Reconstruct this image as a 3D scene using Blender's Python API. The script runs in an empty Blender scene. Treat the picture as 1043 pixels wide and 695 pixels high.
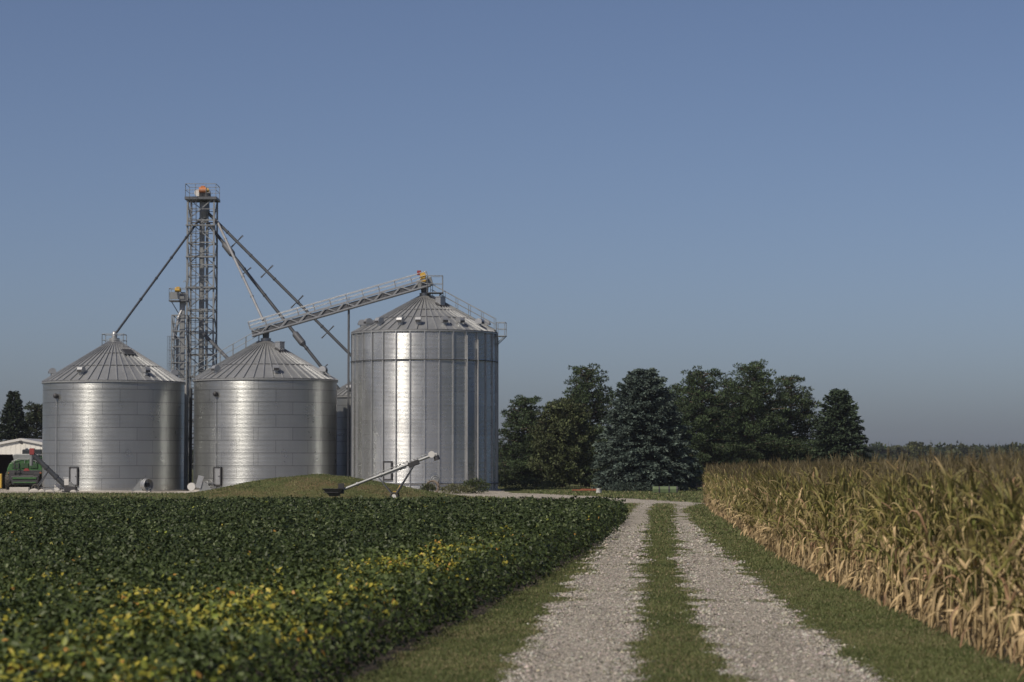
import bpy, math, random
import numpy as np
from mathutils import Vector, Matrix

random.seed(11)
RNG = np.random.default_rng(20240911)
R = math.radians
sc = bpy.context.scene
COL = sc.collection

# ------------------------------------------------------------------ camera numbers (photo 1043 x 695)
F, CX, CY, HOR, CAMH = 2460.0, 521.5, 347.5, 471.0, 2.3
TILT = math.atan((HOR - CY) / F)
_ct, _st = math.cos(TILT), math.sin(TILT)

def at(x, y, Y):
    """point in the place seen at photo pixel (x, y), Y metres in front of the camera"""
    a, b = (x - CX) / F, -(y - CY) / F
    d = (a, _ct - b * _st, _st + b * _ct)
    k = Y / d[1]
    return Vector((d[0] * k, Y, CAMH + d[2] * k))

def xat(x, Y): return (x - CX) / F * Y
def zat(y, Y): return at(CX, y, Y).z

# ------------------------------------------------------------------ node helpers
def new_mat(name):
    m = bpy.data.materials.new(name); m.use_nodes = True
    nt = m.node_tree
    return m, nt, nt.nodes['Principled BSDF']

def N(nt, t, **kw):
    n = nt.nodes.new(t)
    for k, v in kw.items():
        if k == 'inp':
            for kk, vv in v.items():
                if isinstance(vv, bpy.types.NodeSocket): nt.links.new(vv, n.inputs[kk])
                else: n.inputs[kk].default_value = vv
        else: setattr(n, k, v)
    return n

def math_(nt, op, a, b=None, c=None):
    n = nt.nodes.new('ShaderNodeMath'); n.operation = op
    for i, v in enumerate((a, b, c)):
        if v is None: continue
        if isinstance(v, bpy.types.NodeSocket): nt.links.new(v, n.inputs[i])
        else: n.inputs[i].default_value = v
    return n.outputs[0]

def mixc(nt, fac, a, b, mode='MIX'):
    n = nt.nodes.new('ShaderNodeMix'); n.data_type = 'RGBA'; n.blend_type = mode
    for s, v in ((n.inputs[0], fac), (n.inputs[6], a), (n.inputs[7], b)):
        if isinstance(v, bpy.types.NodeSocket): nt.links.new(v, s)
        elif isinstance(v, (tuple, list)): s.default_value = (*v[:3], 1)
        else: s.default_value = v
    return n.outputs[2]

def ramp(nt, fac, stops, interp='LINEAR'):
    n = nt.nodes.new('ShaderNodeValToRGB'); n.color_ramp.interpolation = interp
    el = n.color_ramp.elements
    while len(el) < len(stops): el.new(0.5)
    for e, (p, c) in zip(el, stops):
        e.position = p; e.color = (*c[:3], 1) if isinstance(c, (tuple, list)) else (c, c, c, 1)
    nt.links.new(fac, n.inputs[0])
    return n.outputs[0]

def noise(nt, vec, scale, detail=4, rough=0.55):
    n = N(nt, 'ShaderNodeTexNoise', inp={'Scale': scale, 'Detail': detail, 'Roughness': rough})
    if vec is not None: nt.links.new(vec, n.inputs['Vector'])
    return n.outputs['Fac']

def paint(name, col, rough=0.5, metal=0.0, var=0.25, scale=1.5, dirt=None, spec=0.4):
    """a surface colour broken up by two sizes of wear"""
    m, nt, p = new_mat(name)
    tc = nt.nodes.new('ShaderNodeTexCoord')
    a = noise(nt, tc.outputs['Object'], scale, 5, 0.6)
    b = noise(nt, tc.outputs['Object'], scale * 7, 3, 0.6)
    f = math_(nt, 'ADD', math_(nt, 'MULTIPLY', a, 0.65), math_(nt, 'MULTIPLY', b, 0.35))
    lo = tuple(c * (1 - var) for c in col); hi = tuple(min(1, c * (1 + var)) for c in col)
    c = ramp(nt, f, [(0.3, lo), (0.7, hi)])
    if dirt:
        d = ramp(nt, noise(nt, tc.outputs['Object'], scale * 2.3, 6, 0.7), [(0.5, 0.0), (0.68, 1.0)])
        c = mixc(nt, d, c, dirt)
    nt.links.new(c, p.inputs['Base Color'])
    p.inputs['Metallic'].default_value = metal
    p.inputs['Specular IOR Level'].default_value = spec
    nt.links.new(math_(nt, 'ADD', rough - 0.08, math_(nt, 'MULTIPLY', b, 0.16)), p.inputs['Roughness'])
    return m

def galv_wall(name, ring, sheet, col, rough, slope, lines, metal=0.85, pitch=0.1016):
    """corrugated galvanised sheets: uv in metres round and up the wall"""
    m, nt, p = new_mat(name)
    uv = nt.nodes.new('ShaderNodeUVMap')
    s = N(nt, 'ShaderNodeSeparateXYZ', inp={0: uv.outputs[0]})
    u, v = s.outputs[0], s.outputs[1]
    rv = math_(nt, 'DIVIDE', v, ring); row = math_(nt, 'FLOOR', rv)
    uu = math_(nt, 'ADD', math_(nt, 'DIVIDE', u, sheet), math_(nt, 'MULTIPLY', math_(nt, 'MODULO', row, 2.0), 0.5))
    cx = N(nt, 'ShaderNodeCombineXYZ', inp={0: math_(nt, 'FLOOR', uu), 1: row})
    wn = N(nt, 'ShaderNodeTexWhiteNoise', noise_dimensions='2D', inp={'Vector': cx.outputs[0]})
    rn = N(nt, 'ShaderNodeTexWhiteNoise', noise_dimensions='1D', inp={'W': row})
    fv, fu = math_(nt, 'FRACT', rv), math_(nt, 'FRACT', uu)
    # long vertical weathering streaks plus blotches
    st = N(nt, 'ShaderNodeCombineXYZ', inp={0: math_(nt, 'MULTIPLY', u, 3.0), 1: math_(nt, 'MULTIPLY', v, 0.16)})
    sn = noise(nt, st.outputs[0], 1.0, 5, 0.65)
    bl = noise(nt, uv.outputs[0], 0.55, 5, 0.6)
    k = math_(nt, 'ADD', 0.74, math_(nt, 'MULTIPLY', wn.outputs['Value'], 0.12))
    k = math_(nt, 'ADD', k, math_(nt, 'MULTIPLY', rn.outputs['Value'], 0.07))
    k = math_(nt, 'ADD', k, math_(nt, 'MULTIPLY', sn, 0.20))
    k = math_(nt, 'ADD', k, math_(nt, 'MULTIPLY', bl, 0.16))
    seam = math_(nt, 'LESS_THAN', fv, 0.075 * lines)
    vs = math_(nt, 'LESS_THAN', fu, 0.022 * lines)
    vs = math_(nt, 'MULTIPLY', vs, 0.35)
    sv = math_(nt, 'MAXIMUM', math_(nt, 'MULTIPLY', seam, math_(nt, 'ADD', 0.15, math_(nt, 'MULTIPLY', sn, 0.45))), vs)
    k = math_(nt, 'MULTIPLY', k, math_(nt, 'SUBTRACT', 1.0, sv))
    # dust splashed on the lowest half metre
    sp = ramp(nt, math_(nt, 'ADD', v, math_(nt, 'MULTIPLY', bl, 0.7)), [(0.25, 1.0), (0.95, 0.0)])
    kc = N(nt, 'ShaderNodeCombineXYZ', inp={0: k, 1: k, 2: k})
    c = mixc(nt, 1.0, col, kc.outputs[0], 'MULTIPLY')
    c = mixc(nt, math_(nt, 'MULTIPLY', sp, 0.45), c, (0.25, 0.22, 0.18))
    nt.links.new(c, p.inputs['Base Color'])
    p.inputs['Metallic'].default_value = metal
    nt.links.new(math_(nt, 'ADD', rough - 0.1, math_(nt, 'MULTIPLY', bl, 0.2)), p.inputs['Roughness'])
    # corrugation: the true slope of the sheet at this height
    g = nt.nodes.new('ShaderNodeNewGeometry')
    ang = math_(nt, 'MULTIPLY', v, 2 * math.pi / pitch)
    t = math_(nt, 'MULTIPLY', math_(nt, 'COSINE', ang), slope)
    wob = noise(nt, uv.outputs[0], 1.3, 2)
    wob2 = math_(nt, 'MULTIPLY', math_(nt, 'SUBTRACT', wob, 0.5), 0.045)
    add = N(nt, 'ShaderNodeVectorMath', operation='ADD',
            inp={0: g.outputs['Normal'], 1: N(nt, 'ShaderNodeCombineXYZ', inp={0: wob2, 2: t}).outputs[0]})
    nn = N(nt, 'ShaderNodeVectorMath', operation='NORMALIZE', inp={0: add.outputs[0]})
    nt.links.new(nn.outputs[0], p.inputs['Normal'])
    return m

def attr_mat(name, rough=0.6, transl=0.0, spec=0.3, var=0.25, nscale=6.0):
    """colour from the mesh's own 'col' attribute (each leaf its own), plus fine blotches"""
    m, nt, p = new_mat(name)
    a = N(nt, 'ShaderNodeAttribute', attribute_name='col')
    tc = nt.nodes.new('ShaderNodeTexCoord')
    nz = noise(nt, tc.outputs['Object'], nscale, 3, 0.6)
    k = ramp(nt, nz, [(0.3, 1 - var), (0.7, 1 + var)])
    c = mixc(nt, 1.0, a.outputs['Color'], k, 'MULTIPLY')
    nt.links.new(c, p.inputs['Base Color'])
    p.inputs['Roughness'].default_value = rough
    p.inputs['Specular IOR Level'].default_value = spec
    if transl > 0:
        out = nt.nodes['Material Output']
        t = N(nt, 'ShaderNodeBsdfTranslucent', inp={'Color': c})
        mx = N(nt, 'ShaderNodeMixShader', inp={0: transl, 1: p.outputs[0], 2: t.outputs[0]})
        nt.links.new(mx.outputs[0], out.inputs['Surface'])
    return m

M = {}
M['wall_old'] = galv_wall('aged_galvanised_wall', 1.0, 2.75, (0.34, 0.355, 0.357), 0.30, 0.34, 0.8, 0.82)
M['wall_new'] = galv_wall('bright_galvanised_wall', 1.12, 2.3, (0.43, 0.445, 0.45), 0.27, 0.345, 0.2, 0.80)
M['roof_old'] = paint('roof_sheet', (0.31, 0.32, 0.325), 0.42, 0.6, 0.2, 0.7)
M['rib'] = paint('galvanised_steel', (0.36, 0.37, 0.38), 0.42, 0.65, 0.2, 1.1)
M['galv'] = paint('galvanised_lattice', (0.23, 0.24, 0.245), 0.5, 0.5, 0.25, 1.3)
M['galv_dark'] = paint('weathered_steel', (0.11, 0.115, 0.125), 0.5, 0.45, 0.3, 1.3)
M['pipe_dark'] = paint('dark_spout_steel', (0.055, 0.06, 0.068), 0.5, 0.3, 0.3, 1.1)
M['pipe_light'] = paint('bright_spout_steel', (0.34, 0.345, 0.35), 0.42, 0.5, 0.2, 1.1)
M['dark'] = paint('black_steel', (0.035, 0.035, 0.038), 0.55, 0.1, 0.3, 2.0)
M['rubber'] = paint('tyre_rubber', (0.035, 0.033, 0.03), 0.8, 0.0, 0.3, 4.0, (0.10, 0.085, 0.065))
M['orange'] = paint('orange_paint', (0.40, 0.15, 0.06), 0.6, 0, 0.2, 3)
M['yellow'] = paint('yellow_paint', (0.46, 0.29, 0.05), 0.6, 0, 0.2, 3)
M['red'] = paint('red_paint', (0.20, 0.035, 0.035), 0.5, 0, 0.25, 3)
M['rust'] = paint('rusty_steel', (0.22, 0.075, 0.04), 0.8, 0.1, 0.4, 5)
M['green'] = paint('tractor_green', (0.027, 0.095, 0.024), 0.5, 0, 0.35, 1.2, (0.06, 0.085, 0.045))
M['green_dark'] = paint('dark_green_mesh', (0.018, 0.05, 0.018), 0.6, 0, 0.3, 3.0)
M['tank_green'] = paint('faded_green', (0.085, 0.12, 0.055), 0.6, 0, 0.25, 2.0)
M['white'] = paint('white_paint', (0.52, 0.515, 0.50), 0.5, 0, 0.1, 2.0)
M['siding'] = paint('white_siding', (0.68, 0.67, 0.63), 0.55, 0, 0.1, 0.8)
M['shed_roof'] = paint('shed_roof_sheet', (0.30, 0.30, 0.31), 0.5, 0.3, 0.2, 0.8)
M['shed_in'] = paint('shed_boards', (0.16, 0.13, 0.10), 0.8, 0, 0.3, 1.5)
M['conc'] = paint('concrete', (0.40, 0.38, 0.35), 0.9, 0, 0.2, 2.0)
M['glass'] = paint('cab_glass', (0.02, 0.025, 0.03), 0.12, 0, 0.1, 2.0, spec=0.6)
M['bark'] = paint('bark', (0.09, 0.07, 0.05), 0.95, 0, 0.4, 5.0)
M['soy'] = attr_mat('soybean_leaf', 0.5, 0.15, 0.25, 0.25)
M['corn'] = attr_mat('corn_leaf', 0.6, 0.28, 0.3, 0.25, 9.0)
M['corn_stem'] = attr_mat('corn_stalk_skin', 0.65, 0.0, 0.3, 0.3, 9.0)
M['grass'] = attr_mat('grass_blade', 0.6, 0.25, 0.25, 0.2)
M['needle'] = attr_mat('conifer_needles', 0.65, 0.12, 0.25, 0.25, 2.0)
M['leaf'] = attr_mat('tree_leaf', 0.6, 0.25, 0.25, 0.25, 2.0)
M['stone'] = attr_mat('limestone_chip', 0.9, 0.0, 0.2, 0.15, 30.0)

# ------------------------------------------------------------------ object helpers
ORG = {}      # object -> world position of the thing it belongs to

def tag(o, label=None, cat=None, group=None, kind=None):
    if label: o['label'] = label
    if cat: o['category'] = cat
    if group: o['group'] = group
    if kind: o['kind'] = kind
    return o

def thing(name, loc, label, cat, group=None):
    o = bpy.data.objects.new(name, None); COL.objects.link(o)
    o.location = loc; o.empty_display_size = 0.3
    ORG[o] = Vector(loc)
    return tag(o, label, cat, group)

def link(name, me, mats, parent=None):
    o = bpy.data.objects.new(name, me); COL.objects.link(o)
    for m in (mats if isinstance(mats, (list, tuple)) else [mats]): me.materials.append(m)
    if parent is not None:
        o.parent = parent; ORG[o] = ORG[parent]
    else: ORG[o] = Vector((0, 0, 0))
    return o

class MB:
    def __init__(self): self.v, self.f, self.mi, self.uv, self.sm = [], [], [], [], []
    def face(self, pts, mi=0, uv=None, smooth=False):
        b = len(self.v); self.v += [tuple(p) for p in pts]
        self.f.append(tuple(range(b, b + len(pts)))); self.mi.append(mi); self.uv.append(uv); self.sm.append(smooth)
    def idx(self, verts, faces, mi=0, smooth=False, uvs=None):
        b = len(self.v); self.v += [tuple(p) for p in verts]
        for k, f in enumerate(faces):
            self.f.append(tuple(b + i for i in f)); self.mi.append(mi); self.sm.append(smooth)
            self.uv.append(uvs[k] if uvs else None)
    def box(self, c, s, rz=0, mi=0, rot=None):
        m = rot if rot is not None else Matrix.Rotation(rz, 3, 'Z')
        c = Vector(c); h = [x / 2 for x in s]
        vs = [c + m @ Vector((sx * h[0], sy * h[1], sz * h[2])) for sz in (-1, 1) for sx, sy in ((-1, -1), (1, -1), (1, 1), (-1, 1))]
        self.idx(vs, [(3, 2, 1, 0), (4, 5, 6, 7), (0, 1, 5, 4), (1, 2, 6, 5), (2, 3, 7, 6), (3, 0, 4, 7)], mi)
    def beam(self, a, b, w, h=None, mi=0, up=(0, 0, 1)):
        a, b = Vector(a), Vector(b); d = (b - a)
        if d.length < 1e-6: return
        z = d.normalized(); u = Vector(up)
        if abs(z.dot(u)) > 0.98: u = Vector((0, 1, 0))
        x = z.cross(u).normalized(); y = x.cross(z).normalized()
        h = w if h is None else h
        self.box((a + b) / 2, (w, h, d.length), mi=mi, rot=Matrix((x, y, z)).transposed())
    def tube(self, a, b, r, r2=None, n=10, mi=0, caps=True):
        a, b = Vector(a), Vector(b); z = (b - a).normalized()
        u = Vector((0, 0, 1)) if abs(z.z) < 0.95 else Vector((0, 1, 0))
        x = z.cross(u).normalized(); y = z.cross(x).normalized()
        r2 = r if r2 is None else r2
        vs = []
        for p, q in ((a, r), (b, r2)):
            for i in range(n):
                t = 2 * math.pi * i / n; vs.append(p + (x * math.cos(t) + y * math.sin(t)) * q)
        self.idx(vs, [(i, (i + 1) % n, n + (i + 1) % n, n + i) for i in range(n)], mi, True)
        if caps:
            self.idx(vs[:n], [tuple(range(n))[::-1]], mi); self.idx(vs[n:], [tuple(range(n))], mi)
    def path(self, pts, r, n=6, mi=0):
        for a, b in zip(pts[:-1], pts[1:]): self.tube(a, b, r, n=n, mi=mi)
    def lathe(self, prof, n=48, c=(0, 0, 0), mi=0, smooth=True, uvr=None):
        c = Vector(c); vs, fs, uvs = [], [], []
        for r, z in prof:
            for i in range(n):
                t = 2 * math.pi * i / n - math.pi / 2
                vs.append(c + Vector((r * math.cos(t), r * math.sin(t), z)))
        for k in range(len(prof) - 1):
            for i in range(n):
                j = (i + 1) % n
                fs.append((k * n + i, k * n + j, (k + 1) * n + j, (k + 1) * n + i))
                if uvr:
                    u0, u1 = 2 * math.pi * uvr * i / n, 2 * math.pi * uvr * (i + 1) / n
                    uvs.append(((u0, prof[k][1]), (u1, prof[k][1]), (u1, prof[k + 1][1]), (u0, prof[k + 1][1])))
        self.idx(vs, fs, mi, smooth, uvs if uvr else None)
    def torus(self, c, ax, r, t, n=20, mi=0, m=6):
        c = Vector(c); ax = Vector(ax).normalized()
        u = Vector((0, 0, 1)) if abs(ax.z) < 0.9 else Vector((1, 0, 0))
        x = ax.cross(u).normalized(); y = ax.cross(x)
        vs, fs = [], []
        for i in range(n):
            a = 2 * math.pi * i / n; d = x * math.cos(a) + y * math.sin(a)
            for j in range(m):
                b = 2 * math.pi * j / m
                vs.append(c + d * (r + t * math.cos(b)) + ax * (t * math.sin(b)))
        for i in range(n):
            for j in range(m):
                fs.append((i * m + j, ((i + 1) % n) * m + j, ((i + 1) % n) * m + (j + 1) % m, i * m + (j + 1) % m))
        self.idx(vs, fs, mi, True)
    def wheel(self, c, ax, r, w, mi=0):
        """tyre body with rounded shoulders"""
        c, ax = Vector(c), Vector(ax).normalized()
        u = Vector((0, 0, 1)); x = ax.cross(u).normalized(); y = ax.cross(x)
        prof = [(r * .55, -w * .42), (r * .9, -w * .5), (r, -w * .33), (r, w * .33), (r * .9, w * .5), (r * .55, w * .42)]
        n = 28; vs, fs = [], []
        for q, h in prof:
            for i in range(n):
                t = 2 * math.pi * i / n
                vs.append(c + (x * math.cos(t) + y * math.sin(t)) * q + ax * h)
        for k in range(len(prof)):
            for i in range(n):
                j, kk = (i + 1) % n, (k + 1) % len(prof)
                fs.append((k * n + i, k * n + j, kk * n + j, kk * n + i))
        self.idx(vs, fs, mi, True)
    def prism(self, poly, axis_a, axis_b, axis_n, org, depth, mi=0):
        """polygon in (a,b) axes extruded along n"""
        org = Vector(org); A, B, D = Vector(axis_a), Vector(axis_b), Vector(axis_n)
        n = len(poly)
        p0 = [org + A * a + B * b for a, b in poly]; p1 = [p + D * depth for p in p0]
        self.idx(p0 + p1, [tuple(range(n)), tuple(range(2 * n - 1, n - 1, -1))] + [(i, n + i, n + (i + 1) % n, (i + 1) % n) for i in range(n)], mi)
    def build(self, name, mats, parent=None, bevel=0.0):
        o0 = ORG[parent] if parent is not None else Vector((0, 0, 0))
        me = bpy.data.meshes.new(name)
        me.from_pydata([(v[0] - o0.x, v[1] - o0.y, v[2] - o0.z) for v in self.v], [], self.f)
        me.polygons.foreach_set('material_index', self.mi)
        me.polygons.foreach_set('use_smooth', self.sm)
        if any(u is not None for u in self.uv):
            l = me.uv_layers.new(name='UVMap'); flat = []
            for f, u in zip(self.f, self.uv):
                flat += [q for p in (u if u else [(0, 0)] * len(f)) for q in p]
            l.data.foreach_set('uv', flat)
        me.update()
        o = link(name, me, mats, parent)
        if bevel:
            b = o.modifiers.new('bevel', 'BEVEL'); b.width = bevel; b.segments = 2; b.limit_method = 'ANGLE'
        return o

def np_mesh(name, V, Fq, mats, parent=None, cols=None, smooth=False, mi=None):
    """V (n,3) float, Fq (m,k) int, cols (n,3)"""
    V = np.asarray(V, dtype=np.float32)
    if parent is not None: V = V - np.array(ORG[parent], dtype=np.float32)
    Fq = np.asarray(Fq, dtype=np.int32); m, k = Fq.shape
    me = bpy.data.meshes.new(name)
    me.vertices.add(len(V)); me.vertices.foreach_set('co', V.ravel())
    me.loops.add(m * k); me.loops.foreach_set('vertex_index', Fq.ravel())
    me.polygons.add(m); me.polygons.foreach_set('loop_start', np.arange(0, m * k, k, dtype=np.int32))
    if smooth: me.polygons.foreach_set('use_smooth', np.ones(m, dtype=bool))
    me.update(calc_edges=True)
    if cols is not None:
        a = me.color_attributes.new('col', 'FLOAT_COLOR', 'POINT')
        c = np.ones((len(V), 4), dtype=np.float32); c[:, :3] = cols
        a.data.foreach_set('color', c.ravel())
    return link(name, me, mats, parent)

def unit(a): return a / np.maximum(np.linalg.norm(a, axis=-1, keepdims=True), 1e-9)

def cards(P, D, S, L, W, mid=0.45):
    """pointed leaf cards: base P, direction D, sideways S, length L, width W -> V, F"""
    n = len(P); L = L[:, None]; W = W[:, None]
    V = np.empty((n, 4, 3), dtype=np.float32)
    V[:, 0] = P; V[:, 1] = P + D * L * mid + S * W * .5; V[:, 2] = P + D * L; V[:, 3] = P + D * L * mid - S * W * .5
    Fq = np.arange(n * 4, dtype=np.int32).reshape(n, 4)
    return V.reshape(-1, 3), Fq

def rand_dirs(n, rng=RNG):
    return unit(rng.normal(size=(n, 3)))

def vnoise(x, y, s, seed=0):
    """smooth lattice noise 0..1"""
    x = np.asarray(x, float) / s; y = np.asarray(y, float) / s
    xi, yi = np.floor(x).astype(np.int64), np.floor(y).astype(np.int64)
    fx, fy = x - xi, y - yi; fx = fx * fx * (3 - 2 * fx); fy = fy * fy * (3 - 2 * fy)
    def h(a, b):
        q = (a * 374761393 + b * 668265263 + seed * 974711) & 0x7fffffff
        q = ((q ^ (q >> 13)) * 1274126177) & 0x7fffffff
        return ((q ^ (q >> 16)) & 0xffff) / 65535.0
    return (h(xi, yi) * (1 - fx) + h(xi + 1, yi) * fx) * (1 - fy) + (h(xi, yi + 1) * (1 - fx) + h(xi + 1, yi + 1) * fx) * fy

def fbm(x, y, s, seed=0):
    return (vnoise(x, y, s, seed) + .5 * vnoise(x, y, s / 2.1, seed + 1) + .25 * vnoise(x, y, s / 4.3, seed + 2)) / 1.75

# ------------------------------------------------------------------ plan of the ground (metres)
def gy(y): return CAMH * F / (y - HOR)
rows = [(690, 512, 648, 745, 884), (640, 548, 650, 716, 828), (600, 577, 652, 700, 775), (570, 600, 654, 692, 745),
        (545, 618, 658, 687, 718), (530, 629, 661, 684, 706), (519, 641, 664, 683, 698)]
_Y = np.array([gy(r[0]) for r in rows])
_E = np.array([[xat(v, gy(r[0])) for v in r[1:]] for r in rows])
_Y = np.concatenate([[8.0], _Y, [134.0]])
_E = np.vstack([_E[0] + (_E[0] - _E[1]) * .9, _E, [6.9, 8.0, 9.0, 10.4]])
def tracks(Y): return [np.interp(Y, _Y, _E[:, k]) for k in range(4)]
SOYY = np.array([8.0, 25.3, 31.6, 45.6, 63.6, 85.0, 99.0, 104.0, 108.0])
SOYX = np.array([-3.3, -1.9, -1.2, 0.25, 1.95, 3.6, 4.55, 4.7, 4.3])
def soy_edge(Y): return np.interp(Y, SOYY, SOYX)
CORNY = np.array([8.0, 25.8, 33.5, 42.2, 54.0, 76.5, 110.0, 130.0])
CORNX = np.array([5.0, 5.62, 5.75, 6.0, 6.25, 7.35, 9.1, 10.35])
def corn_edge(Y): return np.interp(Y, CORNY, CORNX)
ROAD = [(9.3, 127.0, 2.0), (8.2, 134.0, 2.9), (5.2, 146.0, 3.6), (1.0, 163.0, 4.2), (-3.0, 175.0, 5.0), (-8.0, 182.0, 5.0)]
MC, MR, MH = (-13.0, 160.0), (11.0, 8.0), 1.42
def mound_h(X, Y):
    q = np.sqrt(((X - MC[0]) / MR[0]) ** 2 + ((Y - MC[1]) / MR[1]) ** 2)
    return np.where(q < 1, MH * (0.5 + 0.5 * np.cos(np.pi * np.clip(q, 0, 1))) ** 0.9, 0) * (0.92 + .16 * fbm(X, Y, 2.5, 5)) - .02

def grass_ground_mat():
    m, nt, p = new_mat('short_grass_ground')
    g = nt.nodes.new('ShaderNodeNewGeometry')
    a = noise(nt, g.outputs['Position'], 0.12, 6, 0.6)
    b = noise(nt, g.outputs['Position'], 2.2, 6, 0.7)
    c = ramp(nt, a, [(0.35, (0.070, 0.080, 0.032)), (0.6, (0.095, 0.10, 0.042)), (0.75, (0.125, 0.115, 0.058))])
    d = ramp(nt, b, [(0.3, 0.45), (0.7, 1.25)])
    nt.links.new(mixc(nt, 1.0, c, d, 'MULTIPLY'), p.inputs['Base Color'])
    p.inputs['Roughness'].default_value = 0.95; p.inputs['Specular IOR Level'].default_value = 0.1
    bp = N(nt, 'ShaderNodeBump', inp={'Strength': 0.8, 'Distance': 0.08, 'Height': noise(nt, g.outputs['Position'], 9.0, 5, 0.7)})
    nt.links.new(bp.outputs[0], p.inputs['Normal'])
    return m

def soil_mat():
    m, nt, p = new_mat('field_soil_surface')
    g = nt.nodes.new('ShaderNodeNewGeometry')
    c = ramp(nt, noise(nt, g.outputs['Position'], 3.0, 6, 0.7), [(0.3, (0.022, 0.017, 0.011)), (0.7, (0.055, 0.042, 0.027))])
    nt.links.new(c, p.inputs['Base Color']); p.inputs['Roughness'].default_value = 0.95
    bp = N(nt, 'ShaderNodeBump', inp={'Strength': 0.7, 'Distance': 0.04, 'Height': noise(nt, g.outputs['Position'], 14.0, 5, 0.7)})
    nt.links.new(bp.outputs[0], p.inputs['Normal'])
    return m

def gravel_mat(name, tint=1.0):
    m, nt, p = new_mat(name)
    g = nt.nodes.new('ShaderNodeNewGeometry'); pos = g.outputs['Position']
    v1 = N(nt, 'ShaderNodeTexVoronoi', inp={'Vector': pos, 'Scale': 44.0})
    v2 = N(nt, 'ShaderNodeTexVoronoi', inp={'Vector': pos, 'Scale': 9.0})
    s = N(nt, 'ShaderNodeSeparateXYZ', inp={0: v1.outputs['Color']})
    base = ramp(nt, noise(nt, pos, 0.5, 6, 0.65), [(0.3, (0.235 * tint, 0.214 * tint, 0.182 * tint)), (0.7, (0.42 * tint, 0.388 * tint, 0.338 * tint))])
    k = ramp(nt, s.outputs[0], [(0.0, 0.25), (0.45, 0.95), (1.0, 1.75)])
    c = mixc(nt, 1.0, base, k, 'MULTIPLY')
    dk = ramp(nt, v2.outputs['Distance'], [(0.0, 1.08), (0.5, 0.88)])
    c = mixc(nt, 1.0, c, dk, 'MULTIPLY')
    dirt = ramp(nt, noise(nt, pos, 1.6, 6, 0.7), [(0.55, 0.0), (0.72, 0.6)])
    c = mixc(nt, dirt, c, (0.16, 0.135, 0.10))
    nt.links.new(c, p.inputs['Base Color']); p.inputs['Roughness'].default_value = 0.95
    p.inputs['Specular IOR Level'].default_value = 0.15
    bp = N(nt, 'ShaderNodeBump', invert=True, inp={'Strength': 0.9, 'Distance': 0.03, 'Height': v1.outputs['Distance']})
    nt.links.new(bp.outputs[0], p.inputs['Normal'])
    return m
M['lawn'] = grass_ground_mat(); M['soil'] = soil_mat(); M['gravel'] = gravel_mat('track_gravel'); M['yard'] = gravel_mat('yard_gravel', 1.05)

def grid_sheet(name, mat, Xf, Ys, zf, n, kind='structure'):
    """rows at Ys, columns between the two edges Xf(Y)->(l,r)"""
    V, Fq = [], []
    l, r = Xf(Ys); t = np.linspace(0, 1, n)
    X = l[:, None] + (r - l)[:, None] * t[None]; Yg = np.repeat(Ys[:, None], n, 1)
    Z = zf(X, Yg)
    V = np.stack([X, Yg, Z], -1).reshape(-1, 3)
    i = np.arange(len(Ys) - 1)[:, None] * n + np.arange(n - 1)[None]
    Fq = np.stack([i, i + 1, i + n + 1, i + n], -1).reshape(-1, 4)
    o = np_mesh(name, V, Fq, mat, smooth=True)
    return tag(o, kind=kind)

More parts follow.
